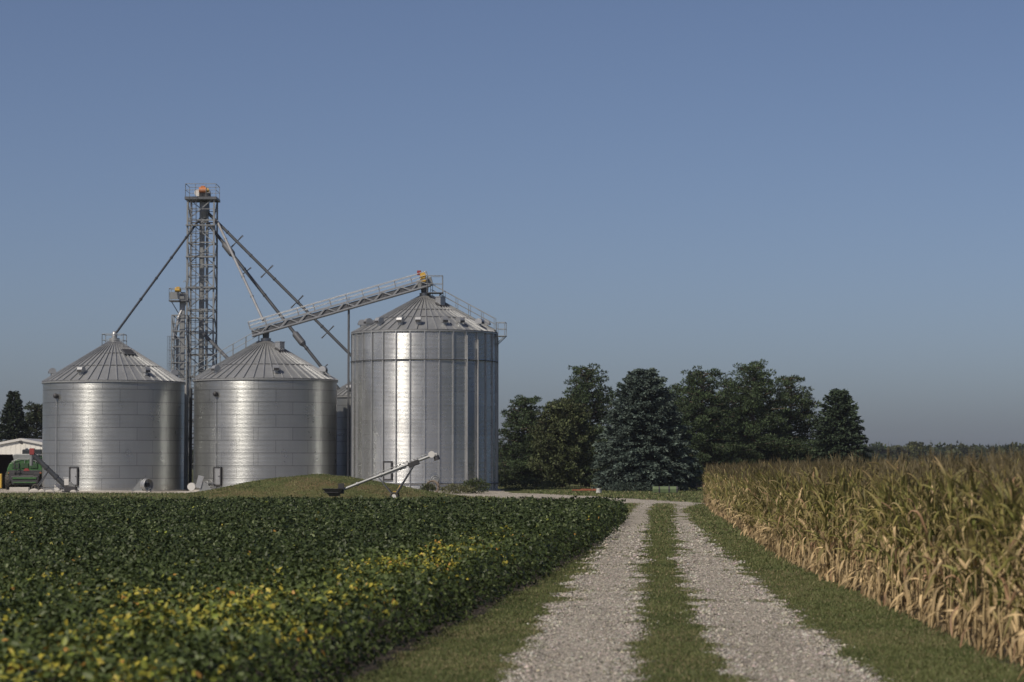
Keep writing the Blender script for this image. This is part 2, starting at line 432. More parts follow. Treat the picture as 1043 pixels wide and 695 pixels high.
def build_ground():
    S = 2400.0
    xs = np.unique(np.concatenate([[-S, -900, -300, -120], np.arange(-60, 61, 3.0), [120, 300, 900, S]]))
    ys = np.unique(np.concatenate([[-S, -600, -100, -20], np.arange(0, 300, 3.0), [400, 600, 1000, S]]))
    X, Yg = np.meshgrid(xs, ys)
    V = np.stack([X, Yg, np.zeros_like(X)], -1).reshape(-1, 3)
    n = len(xs); i = np.arange(len(ys) - 1)[:, None] * n + np.arange(n - 1)[None]
    tag(np_mesh('ground', V, np.stack([i, i + 1, i + n + 1, i + n], -1).reshape(-1, 4), M['lawn']), kind='structure')
    # bare soil below the soybeans and below the corn
    Ys = np.arange(8, 108.5, 1.0)
    grid_sheet('field_soil', M['soil'], lambda Y: (np.full_like(Y, -48.0), soy_edge(Y) + .08 + .3 * fbm(Y, Y * 0, 1.3, 3)), Ys, lambda X, Y: X * 0 + .004, 12)
    Ys = np.arange(8, 200, 1.0)
    grid_sheet('corn_soil', M['soil'], lambda Y: (corn_edge(Y) + np.where(Y > 131, (Y - 131) * 3, 0) - .15 + .2 * fbm(Y, Y * 0, 1.1, 9), np.full_like(Y, 300.0)), Ys, lambda X, Y: X * 0 + .004, 12)
    # the two wheel strips
    Ys = np.concatenate([np.arange(8, 60, .07), np.arange(60, 134, .25)])
    for k, nm in ((0, 'gravel_track'), (2, 'gravel_track')):
        def edges(Y, k=k):
            e = tracks(Y); l, r = e[k].copy(), e[k + 1].copy()
            amp = np.clip(Y / 60, .35, .9)
            l += amp * (.9 * (fbm(Y, Y * 0 + k, 2.2, 21) - .5) + .35 * (fbm(Y, Y * 0 + k, .35, 22) - .5))
            r += amp * (.6 * (fbm(Y, Y * 0 + k, 1.8, 31) - .5) + .30 * (fbm(Y, Y * 0 + k, .3, 32) - .5))
            return l, r
        def zf(X, Y): return .006 + .02 * (fbm(X, Y, .6, 44) - .3) * 0 + X * 0
        grid_sheet(nm, M['gravel'], edges, Ys, zf, 6)
    # the bend to the farmyard
    pts = np.array(ROAD); d = np.concatenate([[0], np.cumsum(np.hypot(*np.diff(pts[:, :2], axis=0).T))])
    s = np.arange(0, d[-1], .5); px, py, hw = (np.interp(s, d, pts[:, k]) for k in range(3))
    tx, ty = np.gradient(px, s), np.gradient(py, s); tl = np.hypot(tx, ty); nx, ny = -ty / tl, tx / tl
    a = hw * (1 + .35 * (fbm(s, s * 0, 3, 51) - .5)); b = hw * (1 + .35 * (fbm(s, s * 0, 3, 52) - .5))
    t = np.linspace(-1, 1, 9); w = np.where(t[None] < 0, a[:, None], b[:, None]) * t[None]
    V = np.stack([px[:, None] + nx[:, None] * w, py[:, None] + ny[:, None] * w, np.full(w.shape, .010)], -1).reshape(-1, 3)
    n = 9; i = np.arange(len(s) - 1)[:, None] * n + np.arange(n - 1)[None]
    tag(np_mesh('gravel_road', V, np.stack([i, i + n, i + n + 1, i + 1], -1).reshape(-1, 4), M['yard']), kind='structure')
    Ys = np.arange(178.0, 226.0, .8)
    grid_sheet('farmyard', M['yard'], lambda Y: (np.full_like(Y, -60.0), -0.4 - np.clip(Y - 190, 0, 30) * .1 + 1.5 * (fbm(Y, Y * 0, 4, 61) - .5)), Ys, lambda X, Y: X * 0 + .014, 24)
build_ground()

def build_mound():
    m, nt, p = new_mat('mown_mound_grass')
    g = nt.nodes.new('ShaderNodeNewGeometry')
    a = noise(nt, g.outputs['Position'], 0.35, 6, 0.65); b = noise(nt, g.outputs['Position'], 5, 5, 0.7)
    c = ramp(nt, a, [(0.35, (0.06, 0.08, 0.028)), (0.5, (0.095, 0.095, 0.04)), (0.65, (0.135, 0.10, 0.055))])
    nt.links.new(mixc(nt, 1.0, c, ramp(nt, b, [(0.3, 0.55), (0.7, 1.2)]), 'MULTIPLY'), p.inputs['Base Color'])
    p.inputs['Roughness'].default_value = 0.95; p.inputs['Specular IOR Level'].default_value = 0.1
    bp = N(nt, 'ShaderNodeBump', inp={'Strength': 0.8, 'Distance': 0.08, 'Height': b}); nt.links.new(bp.outputs[0], p.inputs['Normal'])
    xs = np.linspace(MC[0] - MR[0] - .3, MC[0] + MR[0] + .3, 80); ys = np.linspace(MC[1] - MR[1] - .3, MC[1] + MR[1] + .3, 60)
    X, Yg = np.meshgrid(xs, ys); Z = mound_h(X, Yg)
    n = 80; i = np.arange(59)[:, None] * n + np.arange(n - 1)[None]
    tag(np_mesh('earth_mound', np.stack([X, Yg, Z], -1).reshape(-1, 3), np.stack([i, i + 1, i + n + 1, i + n], -1).reshape(-1, 4), m, smooth=True), kind='structure')
build_mound()

# ------------------------------------------------------------------ grain bins
def rail_run(mb, pts, up, h=1.05, r=.022, posts=True, mid=True, mi=0):
    up = Vector(up)
    for a, b in zip(pts[:-1], pts[1:]):
        mb.tube(a + up * h, b + up * h, r, n=5, mi=mi)
        if mid: mb.tube(a + up * h * .52, b + up * h * .52, r * .8, n=5, mi=mi)
    if posts:
        for p in pts: mb.tube(p, p + up * h, r, n=5, mi=mi)

def make_bin(c, rad, eave, peak, wall_mat, ribs, label, stiff=0, vents=(), wind=None, roof_rings=(), facets=96):
    t = thing('grain_bin', (c[0], c[1], 0), label, 'grain bin', 'corrugated steel grain bins in the farmyard')
    C0 = Vector((c[0], c[1], 0))
    def pol(r, az, z):     # az measured from the side facing the camera, positive to +x
        return C0 + Vector((r * math.sin(az), -r * math.cos(az), z))
    w = MB(); nz = 6
    w.lathe([(rad, eave * k / nz) for k in range(nz + 1)], facets, C0, 0, True, rad)
    if stiff:
        for k in range(stiff):
            az = 2 * math.pi * k / stiff + R(2.2)
            a, b = pol(rad + .045, az, .12), pol(rad + .045, az, eave - .05)
            w.beam(a, b, .085, .11, 1, up=(math.sin(az), -math.cos(az), 0))
    if wind:
        for zw in wind: w.torus(C0 + Vector((0, 0, zw)), (0, 0, 1), rad + .10, .045, 96, 2, 6)
    w.build('wall', [wall_mat, M['rib'], M['galv_dark']], t)
    f = MB(); f.lathe([(rad + .35, -.1), (rad + .35, .10), (rad + .02, .10)], facets, C0, 0, False); f.build('foundation', M['conc'], t)
    # roof: ribbed cone with a flat cap collar
    r0 = .42; ov = .10
    slope = (peak - eave) / (rad - r0)
    rf = MB()
    def rz(r): return eave + .04 + (rad - r) * slope
    n = ribs * 2
    rf.lathe([(rad + ov, rz(rad + ov) - .09), (rad + ov, rz(rad + ov)), (rad * .66, rz(rad * .66)), (rad * .36, rz(rad * .36)), (r0, rz(r0)), (r0, rz(r0) + .30), (.05, rz(r0) + .34)], n, C0, 0, False)
    for k in range(ribs):
        az = 2 * math.pi * (k + .5) / ribs
        rf.beam(pol(rad + ov - .01, az, rz(rad + ov) + .045), pol(r0 + .05, az, rz(r0 + .05) + .045), 0.06, .12, 1,
                up=(math.sin(az) * slope, -math.cos(az) * slope, 1))
    for q in roof_rings:
        rf.torus(C0 + Vector((0, 0, rz(rad * q) + .05)), (0, 0, 1), rad * q, .030, 72, 2, 5)
    rf.torus(C0 + Vector((0, 0, eave + .02)), (0, 0, 1), rad + .04, .05, 96, 2, 6)
    roof = rf.build('roof', [M['roof_old'], M['rib'], M['galv_dark']], t)
    for az, kind in vents:      # hooded vents near the eave
        az = R(az); v = MB()
        rr = rad * .86; b = pol(rr, az, rz(rr) - .05); out = Vector((math.sin(az), -math.cos(az), 0)); side = Vector((math.cos(az), math.sin(az), 0))
        v.tube(b, b + Vector((0, 0, .42)), .20, n=12, mi=0)
        # half-round hood facing down the slope
        pr = [(-.24, .18)] + [(-.24 + .3 * (1 - math.cos(R(a))) , .28 + .26 * math.sin(R(a))) for a in range(0, 181, 20)] + [(.36, .10), (-.10, .10)]
        v.prism(pr, out, (0, 0, 1), side, b + Vector((0, 0, .12)) - side * .22, .44, 0)
        v.box(b + out * .37 + Vector((0, 0, .31)), (.40, .02, .16), rz=math.atan2(side.y, side.x), mi=1)
        v.build('roof_vent', [M['rib'], M['dark']], roof)
    return dict(t=t, roof=roof, pol=pol, rz=rz, C=C0, rad=rad, eave=eave, slope=slope, r0=r0)

YB = 195.0
def px_bin(xc, ye, yp, halfpx, **kw):
    return make_bin((xat(xc, YB), YB), halfpx / F * YB, zat(ye, YB), zat(yp, YB), **kw)

b1 = px_bin(116, 390, 349, 71.2, wall_mat=M['wall_old'], ribs=46, label='wide aged steel bin beside the white shed, railed platform round its peak',
            vents=((-76, 0), (-22, 0), (40, 0), (110, 0), (170, 0), (-130, 0)), roof_rings=(.66, .36))
b2 = px_bin(270.5, 388, 349, 72.5, wall_mat=M['wall_old'], ribs=46, label='wide aged steel bin behind the grassy mound, low end of the inclined conveyor above it',
            vents=((-46, 0), (15, 0), (72, 0), (130, 0), (180, 0), (-110, 0)), roof_rings=(.66,))
b3 = px_bin(432.3, 340, 303, 73.6, wall_mat=M['wall_new'], ribs=46, label='tallest bright steel bin with vertical stiffeners and a handrail down its roof', stiff=32,
            vents=((-82, 0), (-60, 0), (-43, 0), (-20, 0), (-3.5, 0), (20, 0), (36, 0), (62, 0), (80, 0), (130, 0), (180, 0), (-130, 0)),
            wind=(zat(369, YB), zat(492, YB)), roof_rings=(.66, .45))
b4 = make_bin((-11.75, 203.9), 3.85, zat(404.5, 203.9), zat(380, 203.9), wall_mat=M['wall_old'], ribs=44,
              label='grain bin mostly hidden in the gap between the second and the tallest bins', vents=((-30, 0), (20, 0), (100, 0), (-100, 0)), roof_rings=(.6,))

def bin_door(b, az, w=.62, h=1.3, z0=.55):
    az = R(az); p = b['pol']; out = Vector((math.sin(az), -math.cos(az), 0)); side = Vector((math.cos(az), math.sin(az), 0))
    c = p(b['rad'] + .05, az, z0 + h / 2); rz_ = math.atan2(side.y, side.x)
    d = MB(); d.box(c, (w, .08, h), rz=rz_, mi=0); door = d.build('door', M['rib'], b['t'])
    f = MB()
    for s in (-1, 1): f.box(c + side * s * (w / 2 + .045) + out * .03, (.09, .14, h + .18), rz=rz_)
    for s in (-1, 1): f.box(c + Vector((0, 0, s * (h / 2 + .045))) + out * .028, (w - .01, .13, .09), rz=rz_)
    f.build('frame', M['dark'], door)
    h_ = MB(); h_.tube(c + out * .05 + side * .2, c + out * .14 + side * .2, .03, n=8); h_.build('handle', M['dark'], door)

def level_pipe(b, az, ztop):
    p = b['pol']; az = R(az); m = MB()
    m.tube(p(b['rad'] + .09, az, .3), p(b['rad'] + .09, az, ztop), .028, n=6)
    for z in np.arange(1, ztop, 2): m.beam(p(b['rad'], az, z), p(b['rad'] + .1, az, z), .05, .03)
    q = m.build('level_pipe', M['rib'], b['t'])
    m = MB(); c = p(b['rad'] + .16, az, ztop)
    prof = [(.01, -.2)] + [(.21 * math.cos(R(a)), .21 * math.sin(R(a))) for a in range(-75, 76, 15)] + [(.01, .2)]
    m.lathe(prof, 14, c); m.build('level_dial', M['dark'], q)

bin_door(b1, -23); level_pipe(b1, -42, zat(405, YB))
bin_door(b2, -34); level_pipe(b2, -36, zat(403, YB))
bin_door(b3, -27, z0=1.0)

def unload_pipe(b, az, ln=1.2, z=.55):
    p = b['pol']; a = R(az); m = MB()
    m.tube(p(b['rad'] - .05, a, z), p(b['rad'] + ln, a, z), .14, n=12)
    m.torus(p(b['rad'] + ln * .6, a, z), p(1, a, 0) - p(0, a, 0), .33, .035, 20); m.torus(p(b['rad'] + ln * .98, a, z), p(1, a, 0) - p(0, a, 0), .2, .04, 16)
    m.beam(p(b['rad'] + ln * .6, a, z - .33), p(b['rad'] + ln * .6, a, z + .33), .03)
    m.beam(p(b['rad'] + ln * .8, a, 0), p(b['rad'] + ln * .8, a, z), .06)
    m.build('unload_pipe', M['galv'], b['t'])
unload_pipe(b1, -29); unload_pipe(b2, -38, .9, .6); unload_pipe(b3, 10, .5, .9)

def hatch_box(b, az, q):
    r = b['rad'] * q; a = R(az); m = MB(); z = b['rz'](r)
    c = b['pol'](r, a, z + .26)
    m.box(c, (.52, .55, .70), rz=a, mi=0)
    m.box(c + Vector((0, 0, .385)), (.60, .62, .06), rz=a, mi=0)
    m.box(b['pol'](r + .14, a, z + .0), (1.0, .55, .10), mi=1, rot=Matrix.Rotation(a, 3, 'Z') @ Matrix.Rotation(math.atan(b['slope']), 3, 'X'))
    m.build('roof_hatch', [M['rib'], M['dark']], b['roof'])
hatch_box(b2, 50, .28); hatch_box(b3, 48, .30)
# open hatch on the first roof: a black plate paints in its unlit inside
def open_hatch(b, az, q):
    r = b['rad'] * q; a = R(az); m = MB(); z = b['rz'](r)
    tiltm = Matrix.Rotation(a, 3, 'Z') @ Matrix.Rotation(math.atan(b['slope']), 3, 'X')
    m.box(b['pol'](r, a, z + .13), (1.0, .75, .12), mi=0, rot=tiltm)
    m.box(b['pol'](r, a, z + .19), (.84, .6, .04), mi=1, rot=tiltm)
    m.build('roof_hatch', [M['galv_dark'], M['dark']], b['roof'])
open_hatch(b1, 42, .36)

def peak_platform(b, half, h, zoff=.35):
    c = b['C'] + Vector((0, 0, b['rz'](b['r0']) + zoff - .3)); m = MB()
    zb = c.z - .45
    cs = [Vector((c.x + sx * half, c.y + sy * half, zb)) for sx, sy in ((-1, -1), (1, -1), (1, 1), (-1, 1))]
    for i in range(4): m.beam(cs[i], cs[(i + 1) % 4], .08)
    for i in range(4):
        rr = half * 1.41
        q = Vector((cs[i].x, cs[i].y, b['rz'](rr) - .02)); m.beam(q, cs[i], .06)
    pf = m.build('peak_platform', M['galv'], b['t'])
    m = MB(); rail_run(m, cs + [cs[0]], (0, 0, 1), h, .028); m.build('railing', M['galv'], pf)
    return c
peak_platform(b1, .85, 1.0)

def roof_stair(b, az, name, q0, q1, rails=(-1, 1)):
    a = R(az); p = b['pol']; m = MB()
    side = Vector((math.cos(a), math.sin(a), 0)); up = Vector((0, 0, 1))
    A, B = p(b['rad'] * q0, a, b['rz'](b['rad'] * q0) + .16), p(b['rad'] * q1, a, b['rz'](b['rad'] * q1) + .16)
    for s in (-1, 1): m.beam(A + side * .32 * s, B + side * .32 * s, .05, .12)
    n = int((A - B).length / .3)
    for k in range(n + 1):
        c = A.lerp(B, k / n); m.box(c, (.6, .18, .03), rz=a)
    st = m.build(name, M['galv'], b['t'])
    for s in rails:
        m = MB(); k = 5; rail_run(m, [A.lerp(B, i / k) + side * .34 * s for i in range(k + 1)], up, .95, .024)
        m.build('handrail', M['galv'], st)
    return A, B
roof_stair(b2, -78, 'roof_stair', 1.0, .10)
A3, B3 = roof_stair(b3, 78, 'roof_stair', 1.0, .10)
# eave landing and caged ladder on the tall bin's right side
def eave_landing(b, az):
    a = R(az); p = b['pol']; m = MB(); z = b['eave'] - .25
    side = Vector((math.cos(a), math.sin(a), 0)); rz_ = a
    c = p(b['rad'] + .42, a, z)
    m.box(c, (1.2, .75, .06), rz=rz_)
    for s in (-.5, .5): m.beam(p(b['rad'], a, z - .7) + side * s, p(b['rad'] + .7, a, z - .04) + side * s, .06)
    ld = m.build('eave_landing', M['galv'], b['t'])
    cs = [p(b['rad'] + .08, a, z) + side * .58, p(b['rad'] + .76, a, z) + side * .58, p(b['rad'] + .76, a, z) - side * .58, p(b['rad'] + .08, a, z) - side * .58]
    m = MB(); rail_run(m, cs, (0, 0, 1), 1.1, .026); m.build('railing', M['galv'], ld)
    a = R(104); side = Vector((math.cos(a), math.sin(a), 0)); m = MB(); l0, l1 = p(b['rad'] + .28, a, .4) + side * .15, p(b['rad'] + .28, a, z)+ side * .15
    for s in (-.22, .22): m.tube(l0 + side * s, l1 + side * s, .025, n=5)
    for k in range(int((z - .4) / .3)): m.tube(l0 + side * -.22 + Vector((0, 0, .3 * k)), l0 + side * .22 + Vector((0, 0, .3 * k)), .016, n=4)
    for zz in np.arange(2, z, 2.2): m.beam(p(b['rad'], a, zz) + side * .15, p(b['rad'] + .28, a, zz) + side * .15, .04)
    m.build('ladder', M['galv'], b['t'])
eave_landing(b3, 84)
# two long conduits on the tall bin
m = MB()
for az, zt, w in ((36.5, 12.3, .055), (47.4, 12.0, .065)):
    m.tube(b3['pol'](b3['rad'] + .13, R(az), .3), b3['pol'](b3['rad'] + .13, R(az), zt), w, n=8)
m.build('conduit', M['pipe_light'], b3['t'])

# ------------------------------------------------------------------ bucket elevator tower
def lattice(mb, c, half, z0, z1, bay, leg=.11, br=.055, mi=0, two=True):
    cs = [Vector((c[0] + sx * half, c[1] + sy * half, 0)) for sx, sy in ((-1, -1), (1, -1), (1, 1), (-1, 1))]
    for p in cs: mb.beam(p + Vector((0, 0, z0)), p + Vector((0, 0, z1)), leg, mi=mi)
    n = max(1, round((z1 - z0) / bay)); h = (z1 - z0) / n
    for k in range(n):
        za, zb = z0 + k * h, z0 + (k + 1) * h
        for i in range(4):
            p, q = cs[i], cs[(i + 1) % 4]; off = (0, 0, 0)
            mb.beam(p + Vector((0, 0, zb)), q + Vector((0, 0, zb)), br * 1.3, mi=mi)
            zm = (za + zb) / 2
            if k % 2 == 0: mb.beam(p + Vector((0, 0, za)), q + Vector((0, 0, zb)), br, mi=mi)
            else: mb.beam(q + Vector((0, 0, za)), p + Vector((0, 0, zb)), br, mi=mi)
            if two: mb.beam(p + Vector((0, 0, zm)), q + Vector((0, 0, zm)), br * .7, mi=mi)

def ladder_mb(a, b, side, cage=True):
    m = MB(); a, b, side = Vector(a), Vector(b), Vector(side); out = side.cross(Vector((0, 0, 1)))
    for s in (-.22, .22): m.tube(a + side * s, b + side * s, .025, n=5)
    n = int((b - a).length / .3)
    for k in range(n): c = a.lerp(b, k / n); m.tube(c - side * .22, c + side * .22, .016, n=4)
    if cage:
        k = int((b - a).length / 1.1)
        for i in range(2, k + 1):
            c = a.lerp(b, i / k); pts = [c + side * (.38 * math.cos(R(q))) + out * (.62 * math.sin(R(q))) for q in range(0, 181, 30)]
            m.path(pts, .018, 4)
        for q in (30, 90, 150):
            d = side * (.38 * math.cos(R(q))) + out * (.62 * math.sin(R(q)))
            m.tube(a.lerp(b, 2 / k) + d, b + d, .014, n=4)
    return m

YT = 207.0
tx0, tz = xat(205, YT), zat(203, YT)
TW = thing('elevator_tower', (tx0, YT, 0), 'tall steel lattice tower with a railed head platform above the grain bins', 'elevator tower')
m = MB(); lattice(m, (tx0, YT), 1.13, 0, tz, 1.9, .14, .075); m.build('frame', M['galv'], TW)
m = MB()
for dx, w in ((-.02, .42), (.42, .20)):
    m.box((tx0 + dx, YT, tz / 2), (w, .4, tz - .05))
    for z in np.arange(2.5, tz, 2.55): m.box((tx0 + dx, YT, z), (w + .1, .5, .07))
m.box((tx0 + .1, YT, .7), (1.3, .6, 1.3))
m.build('elevator_casing', M['galv'], TW)
m = ladder_mb((tx0 - .62, YT - 1.25, .2), (tx0 - .62, YT - 1.25, tz), (1, 0, 0)); m.build('ladder', M['galv_dark'], TW)
m = MB()
m.box((tx0, YT, tz + .04), (2.7, 2.7, .09))
for sx in (-1, 1): m.beam((tx0 + sx * 1.3, YT - 1.35, tz - .06), (tx0 + sx * 1.3, YT + 1.35, tz - .06), .14, .18)
for sy in (-1, 1): m.beam((tx0 - 1.35, YT + sy * 1.3, tz - .06), (tx0 + 1.35, YT + sy * 1.3, tz - .06), .14, .18)
pf = m.build('head_platform', M['galv_dark'], TW)
m = MB(); cs = [Vector((tx0 + sx * 1.3, YT + sy * 1.3, tz + .08)) for sx, sy in ((-1, -1), (-.35, -1), (.35, -1), (1, -1), (1, 1), (-1, 1), (-1, -1))]
rail_run(m, cs, (0, 0, 1), 1.1, .026); m.build('railing', M['galv'], pf)
m = MB(); prof = [(-.55, 0), (.55, 0), (.55, .45)] + [(.55 * math.cos(R(a)), .45 + .5 * math.sin(R(a))) for a in range(15, 180, 15)] + [(-.55, .45)]
m.prism(prof, (1, 0, 0), (0, 0, 1), (0, 1, 0), (tx0 + .1, YT + .1, tz + .09), .5); m.build('head_housing', M['galv'], TW)
m = MB(); mc = Vector((tx0 + .18, YT - .45, tz + .72))
m.tube(mc - Vector((.42, 0, 0)), mc + Vector((.20, 0, 0)), .27, n=16, mi=0); m.tube(mc + Vector((.18, 0, 0)), mc + Vector((.42, 0, 0)), .20, .14, n=14, mi=1)
m.box(mc + Vector((-.1, 0, .30)), (.34, .3, .14), mi=0); m.box(mc + Vector((0, 0, -.4)), (.8, .5, .25), mi=2)
m.build('motor', [M['orange'], M['yellow'], M['dark']], TW, bevel=.01)
m = MB(); m.tube(Vector((tx0 - .35, YT - .5, tz + .5)), Vector((tx0 - .35, YT - .25, tz + .5)), .3, n=18); m.build('pulley', M['white'], TW)
m = MB(); dz = zat(219, YT)
m.lathe([(.2, tz - .1), (.40, tz - .3), (.42, dz + .25), (.3, dz - .3), (.05, dz - .35)], 14, (tx0 + .2, YT, 0), 0, False); m.build('distributor', M['galv'], TW)
for yy in (231, 263, 294, 325, 356):
    z = zat(yy, YT); m = MB(); m.box((tx0, YT - 1.2, z), (2.5, .5, .10)); m.build('rest_landing', M['galv'], TW)

# smaller elevator leg with its own platform
YS = 203.5
sx0, sz = xat(184.5, YS), zat(307, YS)
SL = thing('bucket_elevator', (sx0, YS, 0), 'shorter bucket elevator with a boxed side platform, beside the tall lattice tower', 'elevator')
m = MB(); m.box((sx0 + .05, YS, sz / 2), (.42, .38, sz)); m.box((sx0 - .35, YS, sz / 2 - 1.5), (.22, .3, sz - 3)); m.box((sx0, YS, .6), (1.1, .6, 1.2))
for z in np.arange(2.5, sz, 2.4): m.box((sx0 + .05, YS, z), (.54, .5, .07))
m.build('elevator_casing', M['galv'], SL)
m = MB(); lattice(m, (sx0 - .12, YS + .02), .62, 0, sz - 1.2, 1.3, .095, .055); m.build('frame', M['galv'], SL)
m = ladder_mb((sx0 - .78, YS - .3, .2), (sx0 - .78, YS - .3, sz - 3), (1, 0, 0)); m.build('ladder', M['galv_dark'], SL)
m = MB(); c = Vector((sx0 - .25, YS - .1, sz))
m.box(c, (1.5, 1.3, .10)); m.beam(c + Vector((-.6, 0, -.05)), (sx0 - .1, YS, sz - 1.3), .07)
pf = m.build('side_platform', M['galv_dark'], SL)
m = MB(); cs = [c + Vector((a * .72, b * .62, .05)) for a, b in ((-1, -1), (1, -1), (1, 1), (-1, 1), (-1, -1))]; rail_run(m, cs, (0, 0, 1), 1.0, .024); m.build('railing', M['galv'], pf)
m = MB(); m.box(c + Vector((-.25, -.66, .42)), (.85, .03, .62)); m.build('guard_panel', M['galv'], pf)
m = MB(); mc = c + Vector((-.05, -.1, .95)); m.tube(mc - Vector((.25, 0, 0)), mc + Vector((.25, 0, 0)), .2, n=14); m.box(mc + Vector((0, 0, .2)), (.24, .2, .12)); m.build('motor', M['yellow'], SL)
m = MB(); m.prism([(-.3, 0), (.3, 0), (.3, .5), (.15, .72), (-.15, .72), (-.3, .5)], (1, 0, 0), (0, 0, 1), (0, 1, 0), (sx0 + .08, YS - .05, sz + .05), .42); m.build('head_housing', M['galv'], SL)
m = MB(); q = [Vector((sx0 + .3, YS, sz - .1)), Vector((sx0 - .25, YS - .2, sz - 1.4)), Vector((sx0 - .55, YS - .25, sz - 3.2))]; m.path(q, .13, 8); m.build('spout', M['pipe_light'], SL)
m = MB(); h0 = Vector((sx0 + .38, YS - .2, sz)); m.path([h0, h0 + Vector((0, 0, 1.6)), h0 + Vector((-.12, 0, 1.75)), h0 + Vector((-.24, 0, 1.6))], .03, 6); m.build('breather_pipe', M['galv'], SL)

# dark downpipes in the gap between the two wide bins
for x, w, lab, mt in ((189.5, .13, 'light downpipe on the narrow gap\'s sunny side between the two wide bins', 'pipe_light'), (194.3, .14, 'dark downpipe in the gap between the two wide bins', 'pipe_dark')):
    m = MB(); X = xat(x, 199); zt = zat(392 if mt == 'pipe_light' else 396, 199)
    m.tube((X, 199, 0), (X, 199, zt), w, n=10)
    for z in np.arange(1.2, zt, 1.5): m.tube((X, 199, z), (X, 199, z + .08), w + .04, n=10)
    tag(m.build('downpipe', M[mt]), lab, 'pipe')

# ------------------------------------------------------------------ spouts
def spout(a, b, r, mat, label, spreads=(), joints=(), truss=1.1):
    a, b = Vector(a), Vector(b)
    t = thing('grain_spout', a, label, 'grain spout', 'spouts running down from the elevator tower')
    m = MB(); m.tube(a, b, r, n=12)
    d = (b - a).normalized(); side = d.cross(Vector((0, 1, 0))).normalized()
    L = (b - a).length
    for k in range(1, int(L / 3)): m.tube(a.lerp(b, 3 * k / L) - d * .05, a.lerp(b, 3 * k / L) + d * .05, r + .035, n=12)
    m.build('pipe', mat, t)
    for q in joints:
        m = MB(); c = a.lerp(b, q); m.tube(c - d * .75, c - d * .55, r, r + .16, n=12); m.tube(c - d * .55, c + d * .5, r + .16, n=12); m.tube(c + d * .5, c + d * .8, r + .16, r, n=12)
        m.build('flow_retarder', M['galv_dark'], t)
    if spreads:
        ax = Vector((0, 1, 0))
        for q in spreads:
            c = a.lerp(b, q); m = MB()
            for e in (side + ax * .45, -side + ax * .45):
                e = e.normalized() * truss; m.tube(c - e, c + e, .034, n=5)
            m.build('truss_bracket', M['galv_dark'], t)
    return t
pk1 = b1['C'] + Vector((0, 0, b1['rz'](.42) + .55)); pk4 = b4['C'] + Vector((0, 0, b4['rz'](.42) + .35))
spout(at(204.5, 222, YT), pk1, .095, M['pipe_dark'], 'dark spout from the tower to the platformed peak of the bin by the shed')
spout(at(208, 213, YT), at(362, 366.5, 203.0), .125, M['pipe_dark'], 'highest dark spout, crossing behind the conveyor with cross brackets', (.22, .42, .62, .82), (), .8)
spout(at(207, 221.5, YT), at(345.5, 397, 202.9), .14, M['pipe_dark'], 'dark spout with two fat joints passing down behind the second wide bin', (.32, .88), (.19, .71), .6)
spout(at(221, 225, YT - .5), at(268.3, 327, YB), .105, M['pipe_light'], 'thin bright spout dropping from the tower to the low end of the conveyor')
spout(at(207, 340, YT - .4), at(246, 379.5, 199.6), .15, M['galv_dark'], 'short lower spout from halfway up the tower to the second wide bin')
# spout cap on the first peak
m = MB(); m.lathe([(.20, 0), (.22, .12), (.22, .40), (.12, .62), (.05, .63)], 16, b1['C'] + Vector((0, 0, b1['rz'](.42) + .25))); m.build('peak_inlet', M['rib'], b1['t'])
m = MB(); m.lathe([(.22, 0), (.26, .1), (.26, .5), (.05, .55)], 16, b4['C'] + Vector((0, 0, b4['rz'](.42) + .25))); m.build('peak_inlet', M['rib'], b4['t'])

# ------------------------------------------------------------------ inclined conveyor between the peaks
ca, cb = at(257, 341, YB - .1), at(438, 289.5, YB - .1)
CV = thing('inclined_conveyor', (ca.x, ca.y, 0), 'inclined conveyor with a lattice catwalk rising from the second bin to the tallest bin\'s peak', 'conveyor')
d = (cb - ca).normalized(); nrm = Vector((-d.z, 0, d.x)); Y1 = Vector((0, 1, 0)); L = (cb - ca).length
m = MB(); m.beam(ca + nrm * .12 + Y1 * .25, cb + nrm * .12 + Y1 * .25, .50, .42); 
for k in range(int(L / 1.5)): m.beam(ca + d * (1.5 * k + .5) + nrm * -.10 + Y1 * .25, ca + d * (1.5 * k + .5) + nrm * .38 + Y1 * .25, .06, .62, up=(0, 1, 0))
m.build('trough', M['galv_dark'], CV)
m = MB()      # lattice sides under the walkway
for yy in (-.75, -.05):
    for hh in (-.12, .42): m.beam(ca + nrm * hh + Y1 * yy, cb + nrm * hh + Y1 * yy, .07, .07)
    n = int(L / .75)
    for k in range(n):
        p, q = ca + d * (L * k / n), ca + d * (L * (k + 1) / n)
        a_, b_ = (-.12, .42) if k % 2 else (.42, -.12)
        m.beam(p + nrm * a_ + Y1 * yy, q + nrm * b_ + Y1 * yy, .06)
m.build('truss', M['rib'], CV)
m = MB(); m.beam(ca - nrm * .20 - Y1 * .4, cb - nrm * .20 - Y1 * .4, .8, .05, up=nrm); m.build('walkway', M['galv_dark'], CV)
for yy in (-.78, -.02):
    m = MB(); k = 11; rail_run(m, [ca + d * (L * i / k) + nrm * .42 + Y1 * yy for i in range(k + 1)], nrm, .60, .028); m.build('handrail', M['rib'], CV)
m = MB(); hc = cb + nrm * .2 + Y1 * .25; m.beam(cb - d * 1.0 + nrm * .22 + Y1 * .25, cb + d * .25 + nrm * .22 + Y1 * .25, .62, .72); m.build('head_box', M['galv'], CV, bevel=.03)
m = MB(); mc = cb - d * .35 + nrm * .80 - Y1 * .25
m.tube(mc - Vector((0, .3, 0)), mc + Vector((0, .3, 0)), .25, n=16, mi=0); m.box(mc + Vector((0, 0, -.35)), (.45, .4, .3), mi=0); m.box(mc + Vector((-.32, 0, .22)), (.32, .35, .36), mi=1)
m.build('drive_motor', [M['yellow'], M['red']], CV, bevel=.02)
